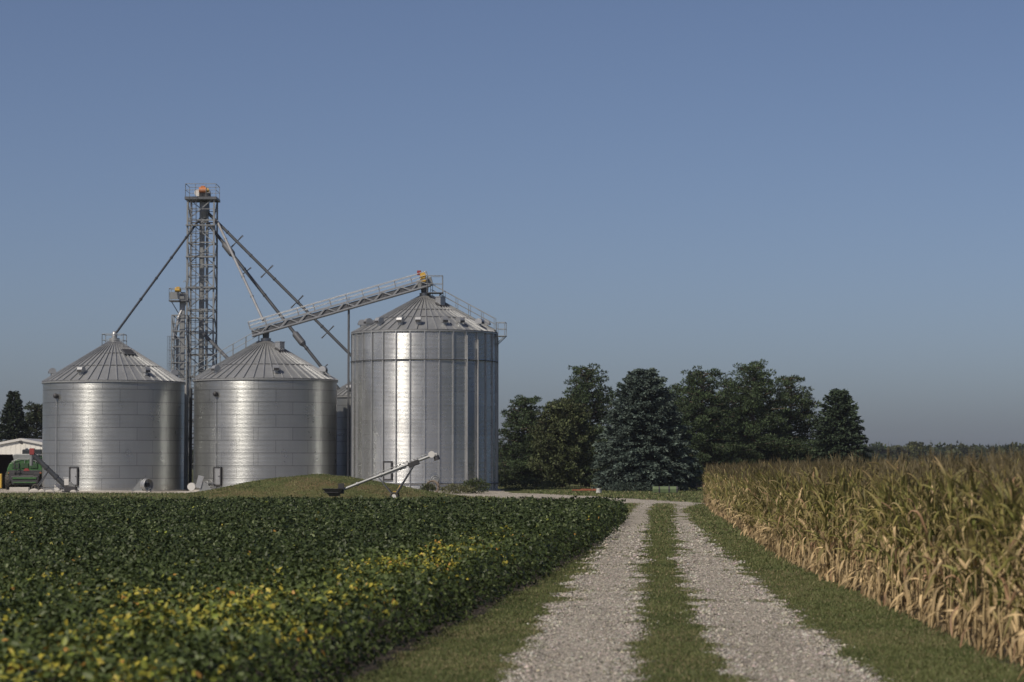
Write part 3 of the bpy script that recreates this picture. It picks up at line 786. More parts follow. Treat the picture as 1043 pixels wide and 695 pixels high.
m = MB(); pk3 = b3['C'] + Vector((0, 0, b3['rz'](.42) + .3))
m.tube(pk3, pk3 + Vector((0, 0, (cb.z - pk3.z) + .0)), .28, .34, n=12); m.build('discharge_spout', M['galv_dark'], CV)
m = MB(); pk2 = b2['C'] + Vector((0, 0, b2['rz'](.42) + .3)); zc = ca.z + d.z / d.x * (pk2.x - ca.x)
m.tube(pk2, Vector((pk2.x, pk2.y, zc + .1)), .25, .3, n=12); m.build('drop_spout', M['galv_dark'], CV)
m = MB(); px = xat(355, YB - .1)
zp = ca.z + d.z / d.x * (px - ca.x)
for s in (-.5, .3): m.beam((px, YB - .1 + s, 0), (px, YB - .1 + s, zp - .1), .12)
for z in np.arange(1.5, zp, 2.2): m.beam((px, YB - .6, z), (px, YB + .2, z + 1.0), .05); m.beam((px, YB - .6, z), (px, YB + .2, z), .05)
m.build('support_post', M['galv_dark'], CV)
m = MB(); pc = b3['C'] + Vector((.85, -.3, b3['rz'](.42) + .28)); m.box(pc, (1.3, 1.3, .07))
for q in (-.5, .5): m.beam(pc + Vector((q, 0, 0)), pc + Vector((q * .4, .3, -.5)), .06)
pf = m.build('peak_platform', M['galv_dark'], b3['t'])
m = MB(); rail_run(m, [pc + Vector((a * .62, b * .62, .03)) for a, b in ((-1, -1), (1, -1), (1, 1), (-1, 1))], (0, 0, 1), 1.35, .026); m.build('railing', M['galv'], pf)

# ------------------------------------------------------------------ fans at the bin feet
def fan(x, y, Y, label, box=False, s=1.0):
    p = at(x, y, Y); p.z = .02
    t = thing('aeration_fan', p, label, 'fan', 'aeration fans at the feet of the bins')
    m = MB(); X, Z = Vector((1, 0, 0)), Vector((0, 0, 1))
    if box:
        m.box(p + Vector((.35 * s, 0, .78 * s)), (.42 * s, .55 * s, .95 * s), mi=0, rot=Matrix.Rotation(R(14), 3, 'Y'))
        m.build('housing', M['rib'], t, bevel=.02)
        m = MB(); m.tube(p + Vector((-.28 * s, -.28, .42 * s)), p + Vector((-.28 * s, .25, .42 * s)), .30 * s, n=18); m.build('scroll', M['white'], t)
        m = MB(); m.prism([(.3, .1), (1.35, .06), (1.35, .14), (.75, .75), (.5, .8)], X, Z, (0, 1, 0), p + Vector((0, -.2, 0)), .45); m.build('duct', M['galv'], t)
    else:
        m.prism([(-.75, .05), (.1, .05), (.1, 1.05), (-.05, .95)], X, Z, (0, 1, 0), p + Vector((0, -.25, 0)), .55); m.build('duct', M['galv'], t)
        m = MB(); c = p + Vector((.42, -.1, .55)); ax = Vector((.75, -.66, 0)).normalized(); m.tube(c - ax * .22, c + ax * .22, .48, n=22, caps=False); m.tube(c - ax * .2, c - ax * .05, .40, n=16)
        m.torus(c + ax * .22, ax, .47, .035, 24); m.build('housing', M['rib'], t)
        m = MB(); m.tube(c, c + ax * .2, .17, n=12); 
        for k in range(3): m.beam(c + ax * .24, c + ax * .24 + Matrix.Rotation(2.09 * k, 3, ax) @ Vector((0, 0, .47)), .02)
        m.build('motor', M['dark'], t)
    m = MB(); m.box(p + Vector((.1, 0, .05)), (1.2, .7, .09)); m.build('base', M['conc'], t)
fan(144, 501, 186.0, 'round aeration fan on a wedge duct at the foot of the bin by the shed')
fan(199, 502, 184.5, 'white fan with a boxed housing before the gap between the wide bins', True)
fan(62, 502, 185.5, 'grey boxed fan beside the leaning auger, in front of the wide bin near the shed', True, .9)
# concrete pad in front of the gap
m = MB(); m.prism([(-.9, -.9), (1.0, -.8), (1.4, .2), (.6, 1.4), (-1.1, 1.0)], (1, 0, 0), (0, 1, 0), (0, 0, 1), (xat(195, 182), 182, .0), .10); tag(m.build('concrete_pad', M['conc']), 'pale concrete pad on the ground before the gap between the wide bins', 'pad')

# ------------------------------------------------------------------ leaning unloading auger by the first bin
YA = 184.0
aa, ab = at(70, 503, YA), at(33.5, 463, YA - .2)
t = thing('unloading_auger', (aa.x, aa.y, 0), 'dark leaning grain auger with a red head, before the bin nearest the shed', 'auger')
aa.z = .25
m = MB(); m.tube(aa, ab, .19, n=14); dd = (ab - aa).normalized()
for q in (.35, .62): m.tube(aa.lerp(ab, q) - dd * .08, aa.lerp(ab, q) + dd * .08, .23, n=14)
m.build('tube', M['pipe_dark'], t)
m = MB(); m.box(ab + Vector((-.05, 0, .22)), (.36, .4, .5)); m.build('head', M['red'], t, bevel=.03)
m = MB(); m.tube(ab + Vector((-.08, 0, 0)), ab + Vector((-.12, 0, -.85)), .17, .13, n=12); m.build('spout', M['galv'], t)
m = MB(); q = aa.lerp(ab, .55)
for s in (-.5, .5): m.beam(q, (q.x - .9, q.y + s, .35), .06); 
m.beam((q.x - .9, q.y - .5, .35), (q.x - .9, q.y + .5, .35), .06); m.beam((q.x - .9, q.y, .35), aa.lerp(ab, .08), .06)
m.build('undercarriage', M['galv_dark'], t)
for s in (-.55, .55):
    m = MB(); m.wheel((q.x - .9, q.y + s, .33), (0, 1, 0), .33, .18); w = m.build('wheel', M['rubber'], t)
m = MB(); m.box(aa + Vector((.15, 0, .02)), (.9, .7, .42)); m.build('hopper', M['dark'], t, bevel=.04)
m = MB(); q = aa.lerp(ab, .16) + Vector((.32, -.2, .12)); m.box(q, (.34, .3, .5), rz=.1); m.build('motor_cover', M['white'], t, bevel=.03)
# second, lower stub auger
m = MB()
for k, (x, z, s) in enumerate(((36, .22, .45), (44, .2, .3), (52, .16, .4), (76, .15, .3))):
    X = xat(x, 183); o_ = MB(); pr = [(s * math.cos(R(a)) * (1 + .15 * math.sin(a)), z * 1.4 * max(0, math.sin(R(a)))) for a in range(0, 181, 30)]
    o_.prism(pr, (1, 0, 0), (0, 0, 1), (0, 1, 0), (X, 182.7, .01), .5)
    tag(o_.build('limestone_block', M['conc'], bevel=.08), ['broad pale stone block at the foot of the leaning auger, below the combine', 'small pale stone lying between two blocks, before the shed corner', 'low pale stone block under the middle of the leaning auger', 'small pale stone just past the foot of the leaning auger'][k], 'stone block', 'stone blocks along the yard edge')
m = MB(); m.box((xat(21, 190), 190, .17), (1.5, .6, .34)); tag(m.build('concrete_curb', M['conc'], bevel=.03), 'long low grey concrete curb lying behind the leaning auger, before the green combine', 'curb')

# ------------------------------------------------------------------ portable auger by the mound
YP = 146.0
h0, h1 = at(345, 500.5, YP), at(440, 464, YP)
t = thing('portable_auger', (h0.x, h0.y, 0), 'silver portable grain auger raised on legs, black hopper resting at the mound\'s edge', 'auger')
d = (h1 - h0).normalized(); nr = Vector((-d.z, 0, d.x))
m = MB(); m.tube(h0, h1, .088, n=14)
for q in (.2, .45, .66): m.tube(h0.lerp(h1, q) - d * .05, h0.lerp(h1, q) + d * .05, .135, n=14)
m.build('tube', M['galv'], t)
m = MB(); m.beam(h0.lerp(h1, .72) - nr * .12, h0.lerp(h1, .46) - nr * .08, .08); m.tube(h0.lerp(h1, .35) + nr * .19, h0.lerp(h1, .95) + nr * .17, .025, n=6); m.build('track_rail', M['galv'], t)
m = MB(); q = h0.lerp(h1, .80); m.beam(q - d * .35 - nr * .06, q + d * .35 - nr * .06, .36, .32); m.build('saddle', M['dark'], t, bevel=.04)
m = MB(); hz = max(.3, h0.z)
base = h0 + Vector((-.35, 0, -.12))
vs = [base + Vector((a * .62, b * .5, .28)) for a, b in ((-1, -1), (1, -1), (1, 1), (-1, 1))] + [base + Vector((.1 + a * .28, b * .22, -.18)) for a, b in ((-1, -1), (1, -1), (1, 1), (-1, 1))]
m.idx(vs, [(4, 5, 1, 0), (5, 6, 2, 1), (6, 7, 3, 2), (7, 4, 0, 3), (7, 6, 5, 4)])
m.box(base + Vector((.5, 0, .28)), (.34, .4, .62)); m.box(base + Vector((-.1, 0, .06)), (.9, .75, .05))
m.build('hopper', M['dark'], t)
m = MB(); m.tube(h1 + Vector((-.02, -.2, .06)), h1 + Vector((-.02, .2, .06)), .20, n=16); m.box(h1 + Vector((.12, 0, .04)), (.36, .26, .22)); m.build('head', M['white'], t, bevel=.03)
m = MB(); m.tube(h1 + Vector((.24, 0, -.02)), h1 + Vector((.33, 0, -.28)), .16, .19, n=12); m.build('spout', M['dark'], t)
ax0 = at(402, 505, YP); ax0.z = .2
m = MB()
for s in (-.75, .75): m.beam(q - nr * .15 + Vector((0, s * .15, 0)), Vector((ax0.x, YP + s, .24)), .075, mi=0); m.beam(Vector((ax0.x, YP + s, .24)), h0.lerp(h1, .42) - nr * .1, .045, mi=0)
m.beam((ax0.x, YP - .8, .24), (ax0.x, YP + .8, .24), .07, mi=0)
m.build('leg_frame', M['galv_dark'], t)
m = MB(); m.tube(ax0.lerp(q, .12) + Vector((0, -.3, 0)), ax0.lerp(q, .34) + Vector((0, -.3, 0)), .06, n=8); m.box(ax0 + Vector((.05, -.3, .25)), (.25, .2, .2)); m.build('winch', M['yellow'], t)
for s in (-.85, .85):
    m = MB(); m.wheel((ax0.x, YP + s, .26), (0, 1, 0), .26, .16); w = m.build('wheel', M['rubber'], t)
    m = MB(); m.tube((ax0.x, YP + s - .09, .26), (ax0.x, YP + s + .09, .26), .13, n=14); m.build('rim', M['white'], w)

# hose reel and pipe stub in front of the tall bin
Yh = 181.0; p = at(441, 496.5, Yh)
t = thing('hose_reel', (p.x, p.y, 0), 'tan round hose reel standing in weeds at the foot of the tallest bin', 'hose reel')
m = MB(); m.torus(p, (.3, 1, 0), .48, .06, 28); m.torus(p + Vector((-.08, -.28, 0)), (.3, 1, 0), .48, .04, 28)
for k in range(5): v = Matrix.Rotation(1.2566 * k, 3, Vector((.3, 1, 0)).normalized()) @ Vector((0, 0, .46)); m.beam(p, p + v, .035)
m.build('reel', M['shed_in'], t)
m = MB(); m.beam((p.x - .3, p.y, 0), p, .07); m.beam((p.x + .35, p.y, 0), p, .07); m.box(p + Vector((-.55, 0, -.18)), (.5, .4, .45)); m.build('stand', M['dark'], t)
m = MB(); p = at(436, 490, 186); m.tube((p.x, p.y, 0), (p.x, p.y, p.z), .05, n=8); m.tube((p.x - .02, p.y - .15, p.z), (p.x + .02, p.y + .12, p.z), .12, n=12); tag(m.build('standpipe', M['galv']), 'thin standpipe with a round valve at the foot of the tallest bin', 'pipe')

# ------------------------------------------------------------------ shed and combine at the left
YSH = 206.0
sxc = xat(21.5, YSH); zp_, ze_ = zat(448, YSH), zat(463, YSH); hw = 6.3
t = thing('farm_shed', (sxc, YSH, 0), 'open-fronted machine shed with white ribbed gable, beside the wide bin', 'shed')
m = MB(); n = 60
ez = lambda x: zp_ - abs(x) * (zp_ - ze_ - .05) / hw
for k in range(n):       # ribbed gable boards
    x0, x1 = -hw + 2 * hw * k / n, -hw + 2 * hw * (k + 1) / n; xm = (x0 + x1) / 2
    dy = -.014 if k % 2 else 0
    m.idx([(sxc + x0, YSH + dy, ze_), (sxc + x1, YSH + dy, ze_), (sxc + x1, YSH + dy, ez(x1)), (sxc + x0, YSH + dy, ez(x0)),
           (sxc + x0, YSH + .1, ze_), (sxc + x1, YSH + .1, ze_), (sxc + x1, YSH + .1, ez(x1)), (sxc + x0, YSH + .1, ez(x0))],
          [(0, 1, 2, 3), (5, 4, 7, 6), (4, 5, 1, 0), (0, 3, 7, 4), (1, 5, 6, 2)])
m.build('gable', M['siding'], t)
m = MB()
for s in (-1, 1):
    m.prism([(0, 0), (hw + .4, -(hw + .4) * (zp_ - ze_ - .05) / hw), (hw + .4, -(hw + .4) * (zp_ - ze_ - .05) / hw + .12), (0, .12)], (s, 0, 0), (0, 0, 1), (0, 1, 0), (sxc, YSH - .12, zp_ + .01), 13)
m.build('roof', M['shed_roof'], t)
m = MB()
for s in (-1, 1): m.beam((sxc, YSH - .15, zp_ + .02), (sxc + s * (hw + .4), YSH - .15, zp_ + .02 - (hw + .4) * (zp_ - ze_ - .05) / hw), .05, .2)
m.build('fascia', M['white'], t)
m = MB()
for s in (-1, 1): m.box((sxc + s * (hw - .05), YSH + 6.3, ze_ / 2), (.12, 12.3, ze_))
m.box((sxc, YSH + 12.4, ze_ / 2), (2 * hw - .3, .12, ze_)); m.prism([(-hw, 0), (hw, 0), (0, zp_ - ze_ - .1)], (1, 0, 0), (0, 0, 1), (0, 1, 0), (sxc, YSH + 12.3, ze_), .1)
m.build('wall', M['shed_in'], t)
m = MB()
for x in (-6.1, -3.3, 6.1): m.box((sxc + x, YSH + .2, ze_ / 2), (.2, .2, ze_ - .01))
m.build('post', M['shed_in'], t)
m = MB(); m.box((sxc + .15, YSH - .62, zp_ - .25), (.35, .3, .2), rot=Matrix.Rotation(.5, 3, 'Y')); m.beam((sxc + .15, YSH - .45, zp_ - .1), (sxc + .15, YSH - .62, zp_ - .2), .06); m.build('floodlight', M['dark'], t)

YC = 201.5
cx0 = xat(26, YC)
t = thing('combine_harvester', (cx0, YC, 0), 'green combine harvester parked rear outward in the open shed', 'combine harvester')
m = MB()
pr = [(-1.45, 1.25), (1.45, 1.25), (1.5, 1.7), (1.3, 2.2), (.75, 2.5), (-.75, 2.5), (-1.3, 2.2), (-1.5, 1.7)]
m.prism(pr, (1, 0, 0), (0, 0, 1), (0, 1, 0), (cx0, YC, 0), 5.5); m.build('body', M['green'], t, bevel=.08)
m = MB(); m.prism([(-.95, 0), (.95, 0), (1.1, .45), (.95, .55), (-.95, .55), (-1.1, .45)], (1, 0, 0), (0, 0, 1), (0, 1, 0), (cx0 - .25, YC + 1.4, 2.45), 2.5); m.build('grain_tank', M['galv'], t, bevel=.05)
m = MB(); m.box((cx0, YC + .9, .95), (1.9, 2.0, .62)); m.build('chassis', M['dark'], t, bevel=.05)
m = MB(); m.prism([(-1.05, 0), (1.05, 0), (1.2, .55), (1.1, .75), (-1.1, .75), (-1.2, .55)], (1, 0, 0), (0, 0, 1), (0, 1, 0), (cx0 + .1, YC - .55, .42), 1.2); m.build('straw_chopper', M['dark'], t, bevel=.06)
m = MB(); m.box((cx0 + .1, YC - .58, .98), (2.0, .08, .16)); m.box((cx0 + .1, YC - .62, .62), (1.9, .06, .1)); m.build('tail_bar', M['green'], t, bevel=.02)
m = MB(); m.prism([(-.26, 0), (.26, 0), (0, .44)], (1, 0, 0), (0, 0, 1), (0, 1, 0), (cx0 + .15, YC - .06, 1.58), .03); m.build('warning_triangle', M['red'], t)
for s in (-1, 1):
    c = Vector((cx0 + s * 1.42, YC + .9, .78)); m = MB(); m.wheel(c, (1, 0, 0), .76, .55)
    for k in range(18):
        a = 2 * math.pi * k / 18
        for e in (-1, 1):
            m.box(c + Vector((e * .13, math.cos(a + e * .09) * .765, math.sin(a + e * .09) * .765)), (.26, .07, .06), rot=Matrix.Rotation(a - math.pi / 2, 3, 'X') @ Matrix.Rotation(e * .5, 3, 'Z'))
    w = m.build('wheel', M['rubber'], t); m = MB(); m.tube(c - Vector((.22, 0, 0)), c + Vector((.22, 0, 0)), .42, n=20); m.build('rim', M['yellow'], w)
    c = Vector((cx0 + s * 1.75, YC + 4.3, 1.0)); m = MB(); m.wheel(c, (1, 0, 0), .98, .7); w = m.build('wheel', M['rubber'], t); m = MB(); m.tube(c - Vector((.3, 0, 0)), c + Vector((.3, 0, 0)), .52, n=20); m.build('rim', M['yellow'], w)
for s in (-1, 1):
    m = MB(); m.box((cx0 + s * 1.30, YC - .04, 1.42), (.18, .06, .12)); m.build('tail_light', M['rust'], t)
m = MB(); m.prism([(-1.35, 0), (1.35, 0), (1.42, .34), (-1.42, .34)], (1, 0, 0), (0, 0, 1), (0, 1, 0), (cx0, YC - .03, 1.30), .06); m.build('rear_panel', M['dark'], t, bevel=.02)
for q in range(3):
    m = MB(); m.box((cx0 - .75 + .75 * q, YC - .05, 2.02), (.62, .07, .42)); m.build('grille', M['green_dark'], t, bevel=.02)
m = MB(); m.path([Vector((cx0 - 1.1, YC - .1, 2.35)), Vector((cx0 - .4, YC - .12, 2.62)), Vector((cx0 + .5, YC - .12, 2.58)), Vector((cx0 + 1.1, YC - .1, 2.3))], .035, 6)
for q in (-.9, 0, .9): m.tube((cx0 + q, YC - .1, 2.2), (cx0 + q, YC - .1, 2.58), .025, n=6)
m.build('guard_rail', M['galv'], t)
for q, hh in ((-1.05, .75), (1.0, .6)): m = MB(); m.box((cx0 + q, YC + .15, 1.12), (.5, .5, hh)); m.build('side_box', M['dark'], t, bevel=.03)
m = MB(); m.box((cx0 - .2, YC + 4.6, 2.75), (1.7, 1.4, 1.3)); m.build('cab', M['glass'], t, bevel=.1)
m = MB(); m.tube((cx0 + .4, YC + .3, 2.5), (cx0 + 1.5, YC + 3.2, 2.65), .17, n=12); m.build('unloading_tube', M['green'], t)
m = MB(); 
for k in range(6): m.beam((cx0 - .85, YC - .35, .6 + .3 * k), (cx0 - .5, YC - .35, .6 + .3 * k), .04)
for s in (-.85, -.5): m.beam((cx0 + s, YC - .35, .5), (cx0 + s, YC - .1, 2.3), .04)
m.build('ladder', M['dark'], t)
# machine sliver at the picture's edge
X = xat(1.0, 200); m = MB(); m.box((X, 200, .75), (.32, .3, 1.2)); t2 = tag(m.build('yellow_guard_post', M['yellow'], bevel=.06), 'yellow steel guard post beside the combine\'s wheel, at the shed opening', 'post')

# ------------------------------------------------------------------ small things by the trees
p = at(677, 503, 177); p.z = 0
t = thing('feed_tank', p, 'low green tank with dark straps lying before the blue-grey spruce', 'tank')
m = MB(); ln = 1.75
pr = [(-.33, .06), (.33, .06), (.36, .35), (.25, .54), (-.25, .54), (-.36, .35)]
m.prism(pr, (0, 1, 0), (0, 0, 1), (1, 0, 0), p - Vector((ln / 2, 0, 0)), ln); m.build('tank_body', M['tank_green'], t, bevel=.04)
for x in (-.42, .30, .88):
    m = MB(); m.prism([(a * 1.06, b + .012) for a, b in pr], (0, 1, 0), (0, 0, 1), (1, 0, 0), p + Vector((x - .05, 0, 0)), .11); m.build('strap', M['dark'], t)
for x in (-.6, .6): m = MB(); m.box(p + Vector((x, 0, .035)), (.14, .6, .07)); m.build('foot', M['dark'], t)
p = at(595, 502.5, 179); p.z = 0
t = thing('drawbar_frame', p, 'low red steel drawbar frame on short legs in the tree shade', 'implement')
m = MB(); m.beam(p + Vector((-.9, 0, .25)), p + Vector((.9, .1, .25)), .11, .10); m.beam(p + Vector((-.2, .9, .27)), p + Vector((.95, .1, .27)), .12, .12); m.build('beam', M['rust'], t)
for x, y in ((-.8, 0), (.7, .1), (-.15, .85)): m = MB(); m.beam(p + Vector((x, y, 0)), p + Vector((x, y, .22)), .07); m.build('leg', M['dark'], t)
p = at(610, 503, 178); p.z = 0
m = MB(); m.lathe([(.02, 0), (.20, 0), (.22, .05), (.18, .36), (.20, .38), (.02, .39)], 18, p); tag(m.build('white_bucket', M['white']), 'small white bucket standing beside the red drawbar frame', 'bucket')
# rail fence in the shade between the spruce and the corn
a, b = at(697, 500, 196), at(735, 500, 196); t = thing('rail_fence', (a.x, a.y, 0), 'dark low rail fence in shade between the blue-grey spruce and the corn', 'fence')
for k in range(4): q = a.lerp(b, k / 3); m = MB(); m.beam((q.x, q.y, 0), (q.x, q.y, .8), .12); m.build('post', M['shed_in'], t)
for z in (.35, .7): m = MB(); m.beam((a.x, a.y - .08, z), (b.x, b.y - .08, z), .05, .12); m.build('rail', M['shed_in'], t)

# ------------------------------------------------------------------ trees
def crown_from(Ps, Ds, L, W, cols, parent, mat, rng):
    S = unit(np.cross(Ds, rand_dirs(len(Ps), rng)))
    V, Fq = cards(Ps, Ds, S, L, W)
    np_mesh('crown', V, Fq, mat, parent, np.repeat(cols, 4, 0))

def trunk_mb(base, h, r, limbs=()):
    m = MB(); base = Vector(base); k = 6; pts = [base + Vector((.12 * math.sin(i * 1.3), .1 * math.cos(i * 1.7), h * i / k)) for i in range(k + 1)]
    pts[0] = base.copy()
    for i in range(k): m.tube(pts[i], pts[i + 1], r * (1 - .85 * i / k), r * (1 - .85 * (i + 1) / k), n=9)
    for a, b, rr in limbs: m.tube(a, b, rr, rr * .35, n=5)
    return m

def colvar(rng, n, base, tip, jit=.22):
    f = rng.random((n, 1)); c = np.array(base) * (1 - f) + np.array(tip) * f
    return np.clip(c * (1 + jit * rng.normal(size=(n, 1))), .004, 1)

def spruce(x, Y, ytop, ybase, halfpx, label, base=(.020, .034, .026), tip=(.055, .080, .062), seed=1, dens=1.0, power=.8, skirt=.3):
    rng = np.random.default_rng(seed)
    c = at(x, ybase, Y); H = zat(ytop, Y); Rb = halfpx / F * Y * 1.10
    t = thing('spruce_tree', (c.x, Y, 0), label, 'tree', 'trees behind the farmyard and field')
    P, D, Ln, Cc, limbs = [], [], [], [], []
    nl = int(34 * dens)
    for li in range(nl):
        f = (li + rng.random()) / nl; z = skirt + (H - skirt) * f
        rmax = Rb * (1 - f) ** power * (1 - .25 * max(0, .12 - f) / .12)
        nb = int(6 + 10 * (1 - f)); a0 = rng.random() * 6.28
        for b in range(nb):
            a = a0 + 6.283 * b / nb + rng.normal() * .18
            ln = rmax * (.72 + .38 * rng.random()) + .12
            o = np.array([math.cos(a), math.sin(a), 0.0]); sd = np.array([-o[1], o[0], 0.0])
            rise, droop = .10 + .5 * f, .35 * (1 - f)
            if rng.random() < .35: limbs.append((Vector((c.x, Y, z)), Vector((c.x + o[0] * ln * .8, Y + o[1] * ln * .8, z + ln * .8 * (rise - droop * .8))), .035))
            ns = max(8, int(ln * 56))
            s = rng.random(ns) ** .6
            pos = np.array([c.x, Y, z]) + o * (s * ln)[:, None] + np.array([0, 0, 1.0]) * (ln * (rise * s - droop * s * s))[:, None]
            wdt = .30 * (1.1 - s) * ln
            off = rng.normal(size=ns) * .55
            pos = pos + sd * (off * np.maximum(wdt, .10))[:, None] + np.array([0, 0, 1.0]) * (rng.normal(size=ns) * .05 - .10 * np.abs(off))[:, None]
            d = unit(o * .8 + sd * (np.sign(off) * rng.random(ns) * 1.0)[:, None] + np.stack([rng.normal(size=ns) * .25, rng.normal(size=ns) * .25, rng.normal(size=ns) * .3 - .18], -1))
            P.append(pos); D.append(d); Ln.append(.20 + .17 * rng.random(ns))
            bc = (.8 + .4 * rng.random())
            Cc.append(colvar(rng, ns, base, tip) * bc)
    P, D, Ln, Cc = np.concatenate(P), np.concatenate(D), np.concatenate(Ln), np.concatenate(Cc)
    trunk_mb((c.x, Y, 0), H * .97, .26, limbs[:90]).build('trunk', M['bark'], t)
    crown_from(P, D, Ln, Ln * .42, Cc, t, M['needle'], rng)
    return t

def lobed(name, x, Y, ytop, ybase, halfpx, label, base, tip, seed, prof, puff=.75, per=90, nlimb=60, card=.34, wid=.36, flat=.46, mat='needle', z0=.04, tops=()):
    """limbs carrying separate foliage puffs; prof(f) gives the outline, 0..1"""
    rng = np.random.default_rng(seed)
    c = at(x, ybase, Y); H = zat(ytop, Y); Rb = halfpx / F * Y * (1.25 if name == 'pine_tree' else 1.12); nlimb = int(nlimb * 1.6); per = int(per * (2.1 if card < 1 and card > .3 else 1.25)); card = card * .70 if card < 1 and card > .3 else card
    t = thing(name, (c.x, Y, 0), label, 'tree', 'trees behind the farmyard and field')
    cen, limbs = [], []
    for li in range(nlimb):
        f = z0 + (1 - z0) * ((li + rng.random()) / nlimb) ** .95
        a = li * 2.39996 + rng.normal() * .3
        ln = Rb * prof(f) * (.62 + .46 * rng.random())
        o = np.array([math.cos(a), math.sin(a), 0.0]); rise = -.06 + .34 * f + .9 * max(0, f - .65) + .09 * rng.normal()
        st = np.array([c.x, Y, max(.4, H * f - .3 * ln * rise)])
        end = st + o * ln + np.array([0, 0, ln * rise])
        end[2] = min(end[2], H * .97)
        limbs.append((Vector(st), Vector(end), .07))
        k = max(1, int(ln / (puff * .75)))
        for q in range(k):
            s = 1 - q * .75 * puff / max(ln, .3)
            if s < .25: break
            cen.append(np.append(st + (end - st) * s + rng.normal(size=3) * puff * .25, puff * (.55 + .6 * rng.random()) * (1 - .45 * f)))
    for dx, dyz, sz in tops: cen.append(np.array([c.x + dx, Y + rng.normal() * .4, dyz, sz]))
    for k in range(4): cen.append(np.array([c.x + rng.normal() * .15, Y + rng.normal() * .2, H - .25 - .35 * k, .24 + .09 * k]))
    for k in range(9):
        a = rng.random() * 6.28; q = Rb * rng.uniform(.15, .75); zt_ = H * (1 - .22 * (q / Rb) - .22 * (q / Rb) ** 2) * rng.uniform(.90, 1.0)
        for j in range(4): cen.append(np.array([c.x + math.cos(a) * q, Y + math.sin(a) * q, zt_ - .34 * j, .14 + .11 * j]))
    P, D, Ln, Cc = [], [], [], []
    for q in cen:
        n = int(per * (q[3] / puff) ** 1.6) + 12
        d = rand_dirs(n, rng); d[:, 2] = d[:, 2] * .8 + .18
        r = q[3] * (.35 + .65 * rng.random(n) ** .5)
        pos = q[:3] + d * r[:, None] * np.array([1, 1, flat])
        dd = unit(d + rng.normal(size=(n, 3)) * .55 + np.array([0, 0, .15]))
        P.append(pos); D.append(dd); Ln.append(card * (.6 + .7 * rng.random(n)))
        Cc.append(colvar(rng, n, base, tip) * (.65 + .7 * rng.random()))
    P, D, Ln, Cc = np.concatenate(P), np.concatenate(D), np.concatenate(Ln), np.concatenate(Cc)
    P[:, 2] = np.maximum(P[:, 2], .15)
    trunk_mb((c.x, Y, 0), H * .93, .32, limbs).build('trunk', M['bark'], t)
    crown_from(P, D, Ln, Ln * wid, Cc, t, M[mat], rng)
    return t

pine_prof = lambda f: min(1, (1.05 - f) ** .66 * 1.08) * (1.0 - .14 * math.sin(f * 17))
oval_prof = lambda f: max(.12, math.sin(math.pi * min(.97, .10 + .88 * f)) ** .6)
PB, PT = (.017, .030, .015), (.060, .088, .037)
lobed('pine_tree', 534, 222, 404, 500, 33, 'small dark pine nearest the tallest bin', PB, PT, 3, pine_prof, .75, 95, 52)
lobed('pine_tree', 598, 226, 373, 500, 42, 'tall pine with a ragged spiky top behind the paler broadleaf tree', PB, PT, 4, pine_prof, .8, 95, 70, tops=[(-1.5, 9.0, .5), (1.4, 9.2, .45), (-2.4, 7.9, .5)])
lobed('broadleaf_tree', 573, 215, 410, 500, 30, 'paler yellow-green broadleaf tree left of the blue-grey spruce', (.040, .054, .022), (.092, .108, .048), 5, oval_prof, .7, 120, 56, .24, .6, .8, 'leaf', .08)
spruce(657, 190, 377.5, 501, 54, 'large broad blue-grey spruce behind the green tank', seed=6, dens=1.35, power=.60, tip=(.105, .140, .120), base=(.030, .046, .038))
lobed('pine_tree', 716, 222, 377, 500, 41, 'pine with a rounded twin top just beyond the broad spruce', PB, PT, 7, pine_prof, .85, 95, 70, tops=[(-1.6, 9.4, .6), (1.3, 10.2, .5)])
lobed('pine_tree', 768, 225, 371, 500, 45, 'tallest widest pine in the middle of the dark row behind the corn', PB, PT, 8, pine_prof, .9, 95, 78, tops=[(-1.8, 10.5, .6), (1.5, 10.6, .6), (2.7, 9.6, .6)])
lobed('pine_tree', 806, 229, 383, 500, 37, 'leaning dark pine between the tallest pine and the narrow spruce', PB, (.060, .082, .030), 9, pine_prof, .85, 90, 60, tops=[(1.6, 9.2, .5)])
lobed('pine_tree', 742, 233, 388, 500, 36, 'darker pine half hidden behind the two pines in front of it', PB, (.05, .07, .03), 19, pine_prof, .85, 90, 55)
spruce(855, 226, 398, 500, 34, 'narrow dark spruce at the end of the row behind the corn', seed=10, dens=1.2, power=.56, base=(.020, .034, .020), tip=(.060, .088, .050))
lobed('pine_tree', 690, 236, 392, 500, 38, 'pine showing only in the notch right behind the broad spruce', PB, PT, 11, pine_prof, .8, 85, 45)
spruce(13, 236, 398, 500, 17, 'dark pointed spruce behind the shed roof', seed=12, dens=1.1, power=.6, base=(.016, .024, .016), tip=(.036, .052, .030))
spruce(-14, 240, 404, 500, 20, 'dark spruce at the picture edge behind the shed', seed=15, dens=1.0, power=.6, base=(.016, .024, .016), tip=(.036, .052, .030))
lobed('pine_tree', 37, 243, 411, 500, 17, 'rounded dark tree between the shed spruce and the wide bin', (.016, .024, .012), (.04, .052, .024), 13, oval_prof, .7, 90, 40)

